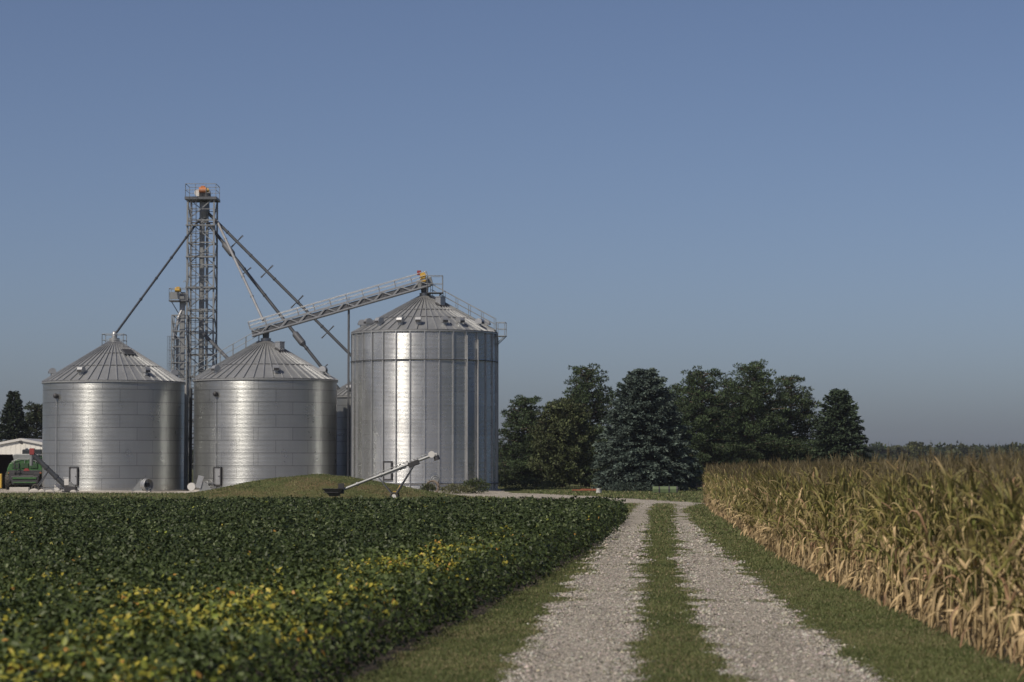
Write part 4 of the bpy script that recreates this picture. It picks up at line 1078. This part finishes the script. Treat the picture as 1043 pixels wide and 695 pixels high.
def shrub(name, x, y, Y, w, h, label, base, tip, seed, cat='shrub', n=900, mat='leaf'):
    rng = np.random.default_rng(seed); p = at(x, y, Y); p.z = 0
    t = thing(name, p, label, cat)
    m = MB()
    for k in range(9):
        a = rng.random() * 6.28; m.tube(p, p + Vector((math.cos(a) * w * .4, math.sin(a) * w * .3, h * .8)), .015, .006, n=4)
    m.build('stem', M['bark'], t)
    d = rand_dirs(n, rng); P = np.array(p) + d * np.array([w, w * .6, h * .5]) * (rng.random((n, 1)) ** .4) * np.array([1, 1, 1]) + np.array([0, 0, h * .5])
    P[:, 2] *= .75 + .5 * fbm(P[:, 0], P[:, 1], .5, seed); P[:, 2] = np.maximum(P[:, 2], .03)
    L = .1 + .1 * rng.random(n)
    V, Fq = cards(P, unit(d + rng.normal(size=(n, 3)) * .6 + np.array([0, 0, .3])), rand_dirs(n, rng), L, L * .5)
    np_mesh('foliage', V, Fq, M[mat], t, np.repeat(colvar(rng, n, base, tip), 4, 0))
shrub('weed_clump', 484, 503, 178, 1.1, 1.0, 'dark leafy weed clump at the right foot of the tallest bin', (.03, .045, .015), (.07, .09, .03), 31, 'weeds', 1500)
shrub('weed_clump', 465, 504, 177, 1.3, .6, 'low pale grassy weeds between the hose reel and the dark weed clump', (.06, .07, .03), (.16, .16, .08), 32, 'weeds', 1200)
shrub('weed_clump', 436, 504, 179, .55, .7, 'small weed clump growing round the hose reel stand', (.035, .05, .02), (.09, .10, .04), 33, 'weeds', 600)
shrub('low_shrub', 640, 503, 186, 2.1, .75, 'low blue-grey shrub spreading before the broad spruce', (.022, .034, .028), (.06, .085, .068), 34, 'shrub', 2400, 'needle')
shrub('low_shrub', 540, 500, 199, 2.6, .9, 'dark green bush under the small pine by the tallest bin', (.02, .03, .014), (.05, .065, .03), 35, 'shrub', 1800)

def far_wood():
    rng = np.random.default_rng(77); P, D, L, C = [], [], [], []
    for k in range(1000):
        X = rng.uniform(-330, 420); Y = rng.uniform(760, 900); h = rng.uniform(6.0, 8.4) * (.85 + .4 * vnoise(X, 0, 45, 4)); r = rng.uniform(2.6, 4.6)
        if abs(X - xat(931, 780)) < 4.5 and Y < 800: continue
        tint = np.array([.030, .042, .018]) * rng.uniform(.75, 1.35) * np.array([rng.uniform(.9, 1.25), 1, rng.uniform(.8, 1.1)])
        for q in range(7):
            cc = np.array([X + rng.normal() * r * .5, Y + rng.normal() * r * .5, h * rng.uniform(.35, .82)]); n = 42; pr = r * rng.uniform(.35, .6)
            d = rand_dirs(n, rng); P.append(cc + d * pr * np.array([1, 1, .75]) * rng.random((n, 1)) ** .4); D.append(unit(d + rng.normal(size=(n, 3)) * .6)); L.append(.8 + .7 * rng.random(n)); C.append(np.clip(tint * (1 + .25 * rng.normal(size=(n, 1))) * rng.uniform(.7, 1.4), .004, 1))
        n = 26; P.append(np.stack([X + rng.normal(size=n) * r * .7, Y + rng.normal(size=n) * r * .4, rng.uniform(0, h * .4, n)], -1)); D.append(rand_dirs(n, rng)); L.append(1.3 + rng.random(n)); C.append(np.repeat(tint[None] * .9, n, 0))
    P, D, L, C = map(np.concatenate, (P, D, L, C))
    V, Fq = cards(P, D, unit(np.cross(D, rand_dirs(len(D), rng))), L, L * .75)
    tag(np_mesh('far_wood', V, Fq, M['leaf'], None, np.repeat(C, 4, 0)), 'far belt of hazy woodland along the horizon behind the corn', 'wood', kind='stuff')
far_wood()
lobed('broadleaf_tree', 931, 780, 452.5, 476, 8.5, 'round yellow-green tree standing out from the far belt of woodland', (.055, .065, .02), (.10, .108, .04), 23, oval_prof, 1.5, 60, 30, .9, .7, .8, 'leaf', .2)

# ------------------------------------------------------------------ soybeans (closed canopy: one mass)
def soybeans():
    rng = RNG; Ps, Ls, Cs, Ds, Ns = [], [], [], [], []
    def band(y0, y1, dens, size, ztop=.78):
        xl0 = -.222 * y1 - 3.0
        area = (y1 - y0) * (soy_edge(y1) - xl0)
        n = int(area * dens)
        Y = rng.uniform(y0, y1, n); X = rng.uniform(xl0, soy_edge(y1) + .7, n)
        bulge = .45 * (fbm(Y, X * 0, .8, 71) - .28)
        e = soy_edge(Y) + bulge - X                     # distance inside the edge
        k = (X > -.222 * Y - 3) & (e > -.05); X, Y, e = X[k], Y[k], e[k]; n = len(X)
        row = .5 + .5 * np.cos(2 * np.pi * e / .76)
        top = ztop * (.82 + .50 * (fbm(X, Y, .55, 81) - .35)) * (.90 + .10 * row)
        top = top * np.clip(.80 + .7 * np.sqrt(np.clip(e, 0, .5)), 0, 1)
        u = rng.random(n); side = e < .45
        z = np.where(side, top * (.03 + .97 * u), top * (1 - .40 * u ** 1.6))
        if True:
            yel = (vnoise(X, Y, .75, 91) - .5) * .75 + (vnoise(X, Y, .22, 92) - .5) * .7
            bandf = np.exp(-((e - 1.55) / .95) ** 2) * np.clip((64 - Y) / 20, 0, 1) * (.55 + 1.3 * np.clip(vnoise(X, Y, 2.6, 95) - .2, 0, 1))
            wide = np.clip((44 - Y) / 18, 0, 1) * .52
            py = np.clip((bandf + wide) * .62 + yel - .34, 0, .75) * (z > top * .72)
            isy = rng.random(n) < py
        g = np.clip(rng.normal(.5, .22, n), 0, 1)[:, None]
        col = np.array([.014, .024, .008]) * (1 - g) + np.array([.050, .070, .021]) * g; pale = rng.random(n) < .05; col[pale] = np.array([.10, .125, .05])
        yc = np.array([.34, .28, .04]) * (.6 + .6 * rng.random((n, 1))); yc2 = np.array([.15, .19, .035]); w = rng.random((n, 1))
        yc = yc * w + yc2 * (1 - w)
        br = rng.random(n) < .06; yc[br] = np.array([.36, .20, .05])
        lime = np.clip(bandf * .9 + wide * .8, 0, .85)[:, None] * rng.random((n, 1)); col = col * (1 - lime) + np.array([.085, .115, .03]) * lime; col = np.where(isy[:, None], yc, col) * (.8 + .45 * fbm(X, Y, .9, 61))[:, None]
        out = np.where(side, 1.0, 0.0)
        nrm = unit(rng.normal(size=(n, 3)) * .75 + np.stack([out * .9, -out * .1 - .15, 1.0 - .3 * out], -1))
        d = unit(np.cross(nrm, rand_dirs(n, rng))); d[:, 2] -= .25; d = unit(d)
        sz = size * (.65 + .65 * rng.random(n))
        Ps.append(np.stack([X, Y, z], -1)); Ls.append(sz); Cs.append(col); Ds.append(d); Ns.append(unit(nrm - d * np.sum(nrm * d, 1)[:, None]))
    band(13, 20, 340, .078); band(20, 30, 640, .074); band(30, 42, 580, .075); band(42, 60, 400, .082); band(60, 84, 230, .10); band(84, 108, 150, .125)
    P, L, C, D, Nn = map(np.concatenate, (Ps, Ls, Cs, Ds, Ns))
    S = np.cross(D, Nn); n = len(P); L_ = L[:, None]; W = L_ * .62
    V = np.empty((n, 6, 3), np.float32)      # ovate leaflet folded along its midrib
    V[:, 0] = P; V[:, 3] = P + D * L_
    for k, s in ((1, 1), (5, -1)): V[:, k] = P + D * L_ * .25 + S * W * .46 * s + Nn * W * .14
    for k, s in ((2, 1), (4, -1)): V[:, k] = P + D * L_ * .62 + S * W * .40 * s + Nn * W * .12
    b = np.arange(n, dtype=np.int32)[:, None] * 6
    Fq = np.stack([b + np.array([[0, 1, 2, 3]]), b + np.array([[0, 3, 4, 5]])], 1).reshape(-1, 4)
    o = np_mesh('soybean_crop', V.reshape(-1, 3), Fq, M['soy'], None, np.repeat(C, 6, 0))
    tag(o, 'dense soybean crop with yellowing leaves, filling the field beside the gravel track', 'soybeans', kind='stuff')
    print('soy leaflets', n)
soybeans()

# ------------------------------------------------------------------ corn
DRY, DRY2, GRN, OLV, TAS = map(np.array, ((.43, .325, .18), (.27, .195, .10), (.095, .135, .030), (.23, .195, .065), (.105, .088, .048)))

def corn_leaves(rng, H, nleaf, seg, two):
    """blades: dry ones hang limp from a broken base, green ones rise and arch, the top ones stay stiff"""
    V, Fq, C = [], [], []; pl = rng.random() * 6.28
    for i in range(nleaf):
        f = (i + .6) / nleaf; z = H * (.06 + .88 * f); a = pl + (math.pi if i % 2 else 0) + rng.normal() * .7
        o = np.array([math.cos(a), math.sin(a), 0.0])
        dry = rng.random() < np.clip(1.08 - 2.0 * f, .10, 1)
        kink = 9.0
        if dry:
            th0, th1, ln, W = R(rng.uniform(45, 150)), R(rng.uniform(158, 184)), rng.uniform(.32, .68), rng.uniform(.024, .060)
            if rng.random() < .7: kink = rng.uniform(.04, .22)
        elif f > .72: th0, th1, ln, W = R(rng.uniform(8, 30)), R(rng.uniform(25, 115)), rng.uniform(.30, .55), rng.uniform(.035, .055)
        else:
            th0, th1, ln, W = R(rng.uniform(8, 34)), R(rng.uniform(35, 135)), rng.uniform(.42, .75), rng.uniform(.036, .064)
            if rng.random() < .5: kink = rng.uniform(.25, .75); th1 = R(rng.uniform(120, 175))
        p = np.array([0, 0, z]); tw = rng.normal() * (2.2 if dry else .9); sd0 = np.array([-o[1], o[0], 0.0]); bend = rng.normal() * (.5 if dry else .3); wave = rng.uniform(0, 6.28)
        if dry: c0, c1 = (DRY * rng.uniform(.40, 1.4), DRY2 * rng.uniform(.5, 1.7))
        else:
            g = rng.random() ** .85
            if f < .72: c0, c1 = (GRN * (1 - g) + OLV * g) * rng.uniform(.45, 1.3), (OLV * 1.1 if rng.random() < .5 else DRY) * rng.uniform(.6, 1.2)
            else: c0, c1 = (OLV * .42 + GRN * .58) * rng.uniform(.5, 1.15), (DRY2 if rng.random() < .6 else OLV) * rng.uniform(.5, 1.15)
        if rng.random() < .04: c0 = c1 = np.array([.27, .17, .10]) * rng.uniform(.7, 1.2)
        b = len(V)
        for k in range(seg + 1):
            s = k / seg
            if kink < 1: th = th0 + (th1 - th0) / (1 + math.exp(-(s - kink) * 16))
            else: th = th0 + (th1 - th0) * s ** 1.3
            dirv = o * math.sin(th) + np.array([0, 0, math.cos(th)]) + sd0 * (bend * s + (.22 * math.sin(wave + 7 * s) if dry else .13 * math.sin(wave + 7 * s)))
            dirv = dirv / np.linalg.norm(dirv)
            up = np.cross(sd0, dirv); t_ = tw * s
            sd = sd0 * math.cos(t_) + up * math.sin(t_); nn = np.cross(dirv, sd)
            w = W * (min(1, .45 + 3 * s) * (1 - s ** 2.2) ** .9 + .02)
            c = c0 * (1 - s ** 1.5) + c1 * s ** 1.5
            if p[2] < .02: p[2] = .02
            if two: V += [p + sd * w * .5 + nn * w * .2, p - nn * w * .05, p - sd * w * .5 + nn * w * .2]; C += [c, c * 1.15, c]
            else: V += [p + sd * w * .5, p - sd * w * .5]; C += [c, c]
            p = p + dirv * ln / seg
        q = 3 if two else 2
        for k in range(seg):
            for j in range(q - 1): Fq.append((b + k * q + j, b + k * q + j + 1, b + (k + 1) * q + j + 1, b + (k + 1) * q + j))
    return np.array(V, np.float32), np.array(Fq, np.int32), np.array(C, np.float32)

def ring_tube(pts, rads, n, col):
    V, Fq, C = [], [], []
    for p, r in zip(pts, rads):
        for i in range(n): a = 6.283 * i / n; V.append((p[0] + r * math.cos(a), p[1] + r * math.sin(a), p[2])); C.append(col(p[2]) if callable(col) else col)
    for k in range(len(pts) - 1):
        for i in range(n): Fq.append((k * n + i, k * n + (i + 1) % n, (k + 1) * n + (i + 1) % n, (k + 1) * n + i))
    return np.array(V, np.float32), np.array(Fq, np.int32), np.array(C, np.float32)

def tassel(rng, H, nb, w):
    P, D, L = [], [], []
    for k in range(nb):
        z = H + .02 + .10 * rng.random(); a = rng.random() * 6.28; s = 0.0 if k == 0 else rng.uniform(.25, .65)
        P.append((0, 0, z)); D.append((math.cos(a) * s, math.sin(a) * s, 1)); L.append(.17 + .10 * rng.random() if k else .30)
    P, D, L = np.array(P), unit(np.array(D)), np.array(L); S = unit(np.cross(D, rand_dirs(nb, rng)))
    V, Fq = cards(P, D, S, L, np.full(nb, w)); V2, F2 = cards(P, D, np.cross(D, S), L, np.full(nb, w))
    V = np.concatenate([V, V2]); Fq = np.concatenate([Fq, F2 + len(V2)])
    return V.astype(np.float32), Fq, np.repeat(TAS * (.7 + .7 * rng.random((nb * 2, 1))), 4, 0).astype(np.float32)

def stalk(rng, H, n, k):
    pts = [(.012 * math.sin(i * 2.1), .012 * math.cos(i * 1.7), H * 1.02 * i / k) for i in range(k + 1)]
    return ring_tube(pts, [.014 * (1 - .6 * i / k) + .002 for i in range(k + 1)], n, lambda z: DRY * .75 * max(0, 1 - z / H) + OLV * .8 * min(1, z / H))

def ear(rng):
    a = rng.random() * 6.28; z = rng.uniform(.75, 1.0); o = np.array([math.cos(a), math.sin(a), 0]); pts, rad = [], []
    V, Fq, C = [], [], []; n = 7; lean = rng.uniform(.3, 1.0)
    ax = unit(o * lean + np.array([0, 0, 1.0])); x = unit(np.cross(ax, np.array([0, 0, 1.0]))); y = np.cross(ax, x)
    prof = [(0, .012), (.04, .026), (.12, .030), (.19, .022), (.25, .006)]
    for s, r in prof:
        for i in range(n): t = 6.283 * i / n; V.append(np.array([0, 0, z]) + o * .012 + ax * s + (x * math.cos(t) + y * math.sin(t)) * r); C.append(DRY * (1.15 if s < .2 else .5))
    for k in range(4):
        for i in range(n): Fq.append((k * n + i, k * n + (i + 1) % n, (k + 1) * n + (i + 1) % n, (k + 1) * n + i))
    return np.array(V, np.float32), np.array(Fq, np.int32), np.array(C, np.float32)

def corn():
    rng = np.random.default_rng(5)
    CH = 2.02
    tall = lambda Y: float(np.interp(Y, [25, 45, 70, 130], [1.0, .965, .92, .865]))
    # --- rows of the field: distance behind the edge, spacing along the row
    pos = []
    for r_ in range(400):
        e = .12 + .76 * r_
        if e > 70: break
        sp = .19 if r_ < 4 else (.24 if r_ < 10 else .34)
        Y = np.arange(15 + rng.random() * sp, 131, sp); Y = Y + rng.normal(size=len(Y)) * .04
        X = corn_edge(Y) + e + rng.normal(size=len(Y)) * .06
        k = (X < .214 * Y + 2.6) & (Y > 15)
        pos.append(np.stack([X[k], Y[k], np.full(k.sum(), r_)], -1))
    pos = np.concatenate(pos)
    # visible weight: near and in the front rows
    inview = np.abs(pos[:, 0]) < .213 * pos[:, 1] + .25
    score = pos[:, 1] + pos[:, 2] * 9.0 + np.where(inview, 0, 1000)
    order = np.argsort(score); near = order[:300]; rest = order[300:]
    # --- individuals
    protos = []
    group = 'ripening corn plants in the edge rows beside the grass verge'
    lab = 'ripening corn plant, dry tan below and brown tassel above, in the rows beside the verge'
    for v in range(16):
        H = CH * rng.uniform(.95, 1.06)
        t = thing('corn_plant', (0, 0, 0), lab, 'corn plant', group)
        a, b, c = stalk(rng, H, 6, 8); np_mesh('stalk', a, b, M['corn_stem'], t, c, True)
        a, b, c = corn_leaves(rng, H, 22, 9, True); np_mesh('leaves', a, b, M['corn'], t, c, True)
        a, b, c = tassel(rng, H, 6, .013); np_mesh('tassel', a, b, M['corn_stem'], t, c)
        a, b, c = ear(rng); np_mesh('ear', a, b, M['corn'], t, c, True)
        protos.append(t)
    used = set()
    for k, i in enumerate(near):
        v = k % 16 if k < 16 else int(rng.integers(16)); src = protos[v]
        if v not in used: o = src; used.add(v)
        else:
            o = src.copy(); COL.objects.link(o)
            for ch in src.children:
                c = ch.copy(); COL.objects.link(c); c.parent = o
        o.location = (pos[i, 0], pos[i, 1], 0); o.rotation_euler = (rng.normal() * .04, rng.normal() * .04, rng.random() * 6.28)
        s = rng.uniform(.84, 1.09) * tall(pos[i, 1]); o.scale = (s, s, s)
    # --- the rest of the field in one object
    VV, FF, CC, off = [], [], [], 0
    lod = []
    for v in range(14):
        H = CH * rng.uniform(.95, 1.06); parts = [corn_leaves(rng, H, 20, 6, False), stalk(rng, H, 3, 2), tassel(rng, H, 5, .016)]
        lod.append(parts)
    far = []
    for v in range(14):
        H = CH * rng.uniform(.94, 1.07); L_ = corn_leaves(rng, H, 12, 4, False); parts = [L_, tassel(rng, H, 4, .026)]
        far.append(parts)
    def join(ps):
        o = 0; V, Fq, C = [], [], []
        for a, b, c in ps: V.append(a); Fq.append(b + o); C.append(c); o += len(a)
        return np.concatenate(V), np.concatenate(Fq), np.concatenate(C)
    lod = [join(p) for p in lod]; far = [join(p) for p in far]
    for i in rest:
        X, Y, r_ = pos[i]
        V, Fq, C = (lod if (Y < 75 and r_ < 9) else far)[int(rng.integers(14))]
        a = rng.random() * 6.28; s = rng.uniform(.84, 1.09) * tall(Y); ca_, sa_ = math.cos(a) * s, math.sin(a) * s
        W = np.empty_like(V); W[:, 0] = V[:, 0] * ca_ - V[:, 1] * sa_ + X + V[:, 2] * rng.normal() * .03; W[:, 1] = V[:, 0] * sa_ + V[:, 1] * ca_ + Y; W[:, 2] = V[:, 2] * s
        VV.append(W); FF.append(Fq + off); CC.append(C * rng.uniform(.8, 1.2)); off += len(V)
    V, Fq, C = map(np.concatenate, (VV, FF, CC))
    o = np_mesh('corn_crop', V, Fq, M['corn'], None, C, False)
    tag(o, 'ripening corn field with brown tassels stretching back to the trees', 'corn', kind='stuff')
    print('corn plants', len(pos), 'faces', len(Fq))
corn()

# ------------------------------------------------------------------ grass and loose stone
def grass_and_stone():
    rng = np.random.default_rng(9)
    P, D, L, W, C = [], [], [], [], []
    def add(X, Y, z, h, w, tone=1.0):
        n = len(X)
        P.append(np.stack([X, Y, z], -1)); d = rng.normal(size=(n, 3)) * .65; d[:, 2] = 1; D.append(unit(d)); L.append(h * (.5 + .8 * rng.random(n))); W.append(np.full(n, w) * (.7 + .6 * rng.random(n)))
        g = np.clip(fbm(X, Y, 1.2, 7) + .25 * rng.normal(size=n), 0, 1)[:, None]
        c = np.array([.064, .088, .030]) * (1 - g) + np.array([.155, .170, .068]) * g
        dry = rng.random(n) < .08 + .12 * (fbm(X, Y, 2.3, 8) > .6); c[dry] = np.array([.25, .205, .12])
        C.append(np.clip(c * tone * (.75 + .5 * rng.random((n, 1))), 0, 1))
    def corridor(y0, y1, dens, h, w):
        xl, xr = soy_edge(y0) - 1, max(corn_edge(y1), 6) + .8
        n = int((y1 - y0) * (xr - xl) * dens); Y = rng.uniform(y0, y1, n); X = rng.uniform(xl, xr, n)
        l0, r0, l1, r1 = tracks(Y); amp = np.clip(Y / 60, .35, .9)
        nz = 1.5 * amp * (fbm(X, Y, .8, 15) - .5)
        din = np.maximum(np.minimum(X - l0, r0 - X), np.minimum(X - l1, r1 - X)) + nz      # > 0 inside the gravel
        se = X - (soy_edge(Y) + .06 + .4 * (fbm(X, Y, .9, 16) - .3)); ce = corn_edge(Y) + .1 - X
        pr = np.clip(np.clip(-din * 7 + .35, 0, 1) + .75 * np.exp(-np.clip(din, 0, 9) / .16) * (fbm(X, Y, .55, 37) > .56), 0, 1) * np.clip(se * 4 + .2, .0, 1) * np.clip(ce * 3 + .3, 0, 1)
        pr *= np.clip(.35 + 1.1 * fbm(X, Y, .5, 17), 0, 1)
        pr *= np.where(fbm(X, Y, 1.7, 29) < .36, .35, 1); k = rng.random(n) < pr; X, Y = X[k], Y[k]; din = din[k]
        hh = h * (.4 + 1.2 * fbm(X, Y, .45, 18) ** 1.5) * np.where(din > -.12, .6, 1.0)
        hh = hh * np.where(corn_edge(Y) - X < .5, 1.35, 1)
        add(X, Y, np.zeros(len(X)), hh, w)
    corridor(15, 22, 2200, .055, .009); corridor(22, 34, 3400, .055, .009); corridor(34, 50, 2000, .055, .012); corridor(50, 75, 800, .06, .02); corridor(75, 134, 220, .08, .04)
    # lawn before the trees, mound and yard edge
    n = 90000; X = rng.uniform(-46, 34, n); Y = rng.uniform(109, 178, n)
    pts = np.array(ROAD); dmin = np.full(n, 99.0)
    for (ax_, ay_, h_), (bx_, by_, _) in zip(ROAD[:-1], ROAD[1:]):
        vx, vy = bx_ - ax_, by_ - ay_; q = np.clip(((X - ax_) * vx + (Y - ay_) * vy) / (vx * vx + vy * vy), 0, 1); dmin = np.minimum(dmin, np.hypot(X - ax_ - q * vx, Y - ay_ - q * vy) - h_)
    l0, r0, l1, r1 = tracks(np.minimum(Y, 134)); din = np.maximum(np.minimum(X - l0, r0 - X), np.minimum(X - l1, r1 - X)); din = np.where(Y > 134, -9, din)
    k = (dmin + 1.5 * (fbm(X, Y, 2, 19) - .5) > .1) & (din < .05) & ((Y > 131) | (X < corn_edge(Y)) ) ; X, Y = X[k], Y[k]
    z = np.maximum(mound_h(X, Y), 0) - .01
    nm = 40000; Xm = rng.uniform(MC[0] - MR[0], MC[0] + MR[0], nm); Ym = rng.uniform(MC[1] - MR[1], MC[1] + 2, nm); zm = mound_h(Xm, Ym); km = (zm > .02) & (rng.random(nm) < .25 + fbm(Xm, Ym, 1.6, 41)); add(Xm[km], Ym[km], zm[km] - .01, np.full(km.sum(), .10) * (.4 + 1.2 * fbm(Xm[km], Ym[km], .9, 42)), .035)
    add(X, Y, z, np.full(len(X), .15) * np.where(z > .05, .55, 1), .07)
    n = 30000; X = rng.uniform(-2, 36, n); Y = rng.uniform(178, 215, n); k = X > 1.2 - np.clip(Y - 190, 0, 30) * .1; add(X[k], Y[k], np.zeros(k.sum()), np.full(k.sum(), .16), .08)
    P, D, L, W, C = map(np.concatenate, (P, D, L, W, C))
    V, Fq = cards(P, D, unit(np.cross(D, rand_dirs(len(P), rng))), L, W, .35)
    tag(np_mesh('grass', V, Fq, M['grass'], None, np.repeat(C, 4, 0)), 'short green grass with dry tufts along and between the gravel wheel tracks', 'grass', kind='stuff')
    print('grass', len(P))
    # stones: small broken chips
    base = np.array([[1, 0, 0], [0, 1, 0], [-1, 0, 0], [0, -1, 0], [0, 0, .75], [0, 0, -.6]], float); tri = np.array([[0, 1, 4], [1, 2, 4], [2, 3, 4], [3, 0, 4], [1, 0, 5], [2, 1, 5], [3, 2, 5], [0, 3, 5]])
    SP, SR, SC = [], [], []
    def stones(y0, y1, dens, r):
        e = np.array(tracks(np.array([y0, y1]))); xl, xr = e[0].min() - .8, e[3].max() + .8
        n = int((y1 - y0) * (xr - xl) * dens); Y = rng.uniform(y0, y1, n); X = rng.uniform(xl, xr, n); l0, r0, l1, r1 = tracks(Y)
        amp = np.clip(Y / 60, .35, .9)
        d = np.maximum(np.minimum(X - l0, r0 - X), np.minimum(X - l1, r1 - X)) + .7 * amp * (fbm(X, Y, .8, 15) - .5)
        edge = np.exp(-((d - .1) / .22) ** 2)
        pr = np.clip(d * 4 + .45, 0, .7) + .45 * edge * (d > -.5)
        k = rng.random(n) < pr * (.4 + .9 * fbm(X, Y, .6, 27)); X, Y = X[k], Y[k]; n = len(X)
        SP.append(np.stack([X, Y, np.full(n, .008)], -1)); q = r * (.4 + .5 * rng.random(n) + .9 * rng.random(n) ** 6) * (.8 + .35 * edge[k]); SR.append(q)
        c = np.array([.41, .383, .34]) * (.40 + .85 * rng.random((n, 1))) * (1 + .05 * rng.normal(size=(n, 3))); c *= np.where(edge[k] > .5, .92, 1.0)[:, None]; dk = rng.random(n) < .20; c[dk] *= .38; SC.append(np.clip(c, .03, .8))
    stones(16, 24, 330, .019); stones(24, 36, 620, .0185); stones(36, 55, 320, .022); stones(55, 90, 80, .034)
    P, Rr, C = map(np.concatenate, (SP, SR, SC)); n = len(P)
    B = base[None] * (1 + .35 * rng.normal(size=(n, 6, 1))) * Rr[:, None, None] * (np.array([1, 1, .7]) * (1 + .25 * rng.normal(size=(n, 1, 3))))
    a = rng.random(n) * 6.28; ca_, sa_ = np.cos(a)[:, None], np.sin(a)[:, None]
    V = np.stack([B[..., 0] * ca_ - B[..., 1] * sa_, B[..., 0] * sa_ + B[..., 1] * ca_, B[..., 2]], -1) + P[:, None]
    Fq = (np.arange(n)[:, None, None] * 6 + tri[None]).reshape(-1, 3)
    tag(np_mesh('loose_gravel', V.reshape(-1, 3), Fq, M['stone'], None, np.repeat(C, 6, 0)), 'loose pale limestone chips scattered over the two wheel tracks', 'gravel', kind='stuff')
    print('stones', n)
grass_and_stone()

# ------------------------------------------------------------------ air
HAZE = 0.00010
if HAZE:
    m = bpy.data.materials.new('pale_air'); m.use_nodes = True; nt = m.node_tree; nt.nodes.clear()
    out = nt.nodes.new('ShaderNodeOutputMaterial'); v = N(nt, 'ShaderNodeVolumePrincipled', inp={'Color': (.82, .88, 1.0, 1), 'Density': HAZE, 'Anisotropy': 0.2})
    nt.links.new(v.outputs[0], out.inputs['Volume'])
    hb = MB(); hb.box((0, 0, 14.0), (4900, 4900, 30.0)); o = hb.build('haze', m); tag(o, 'thin pale summer haze lying over the whole farm', 'haze', kind='stuff')

# ------------------------------------------------------------------ light, sky, camera
SUN_AZ, SUN_EL = 42.0, 45.0          # azimuth: behind the camera, towards its left
sd = Vector((-math.sin(R(SUN_AZ)) * math.cos(R(SUN_EL)), -math.cos(R(SUN_AZ)) * math.cos(R(SUN_EL)), math.sin(R(SUN_EL))))
lt = bpy.data.lights.new('sun', 'SUN'); lt.energy = 5.0; lt.angle = R(0.53); lt.color = (1.0, .90, .76)
so = bpy.data.objects.new('sun', lt); COL.objects.link(so); so.rotation_euler = sd.to_track_quat('Z', 'Y').to_euler()
w = bpy.data.worlds.new('World'); sc.world = w; w.use_nodes = True; nt = w.node_tree; nt.nodes.clear()
sk = N(nt, 'ShaderNodeTexSky', sky_type='NISHITA', sun_disc=False); sk.sun_elevation = R(SUN_EL); sk.sun_rotation = R(180 + SUN_AZ)
sk.air_density = 0.6; sk.dust_density = 2.0; sk.ozone_density = 1.0; sk.altitude = 200
bg = N(nt, 'ShaderNodeBackground', inp={'Color': mixc(nt, 1.0, sk.outputs[0], (0.98, 0.97, 1.035), 'MULTIPLY'), 'Strength': 0.09}); ow = nt.nodes.new('ShaderNodeOutputWorld'); nt.links.new(bg.outputs[0], ow.inputs['Surface'])

cam = bpy.data.cameras.new('camera'); co = bpy.data.objects.new('camera', cam); COL.objects.link(co)
co.location = (0, 0, CAMH); co.rotation_euler = (math.pi / 2 + TILT, 0, 0)
cam.sensor_width = 36; cam.lens = F * 36 / 1043; cam.clip_start = .5; cam.clip_end = 6000
cam.dof.use_dof = True; cam.dof.focus_distance = 90; cam.dof.aperture_fstop = 2.3
sc.camera = co
sc.view_settings.view_transform = 'Standard'; sc.view_settings.look = 'None'; sc.view_settings.exposure = -0.2; sc.view_settings.gamma = 1.0
sc.cycles.max_bounces = 6; sc.cycles.diffuse_bounces = 3; sc.cycles.glossy_bounces = 3; sc.cycles.transmission_bounces = 3; sc.cycles.transparent_max_bounces = 4; sc.cycles.volume_bounces = 0
sc.cycles.use_denoising = True
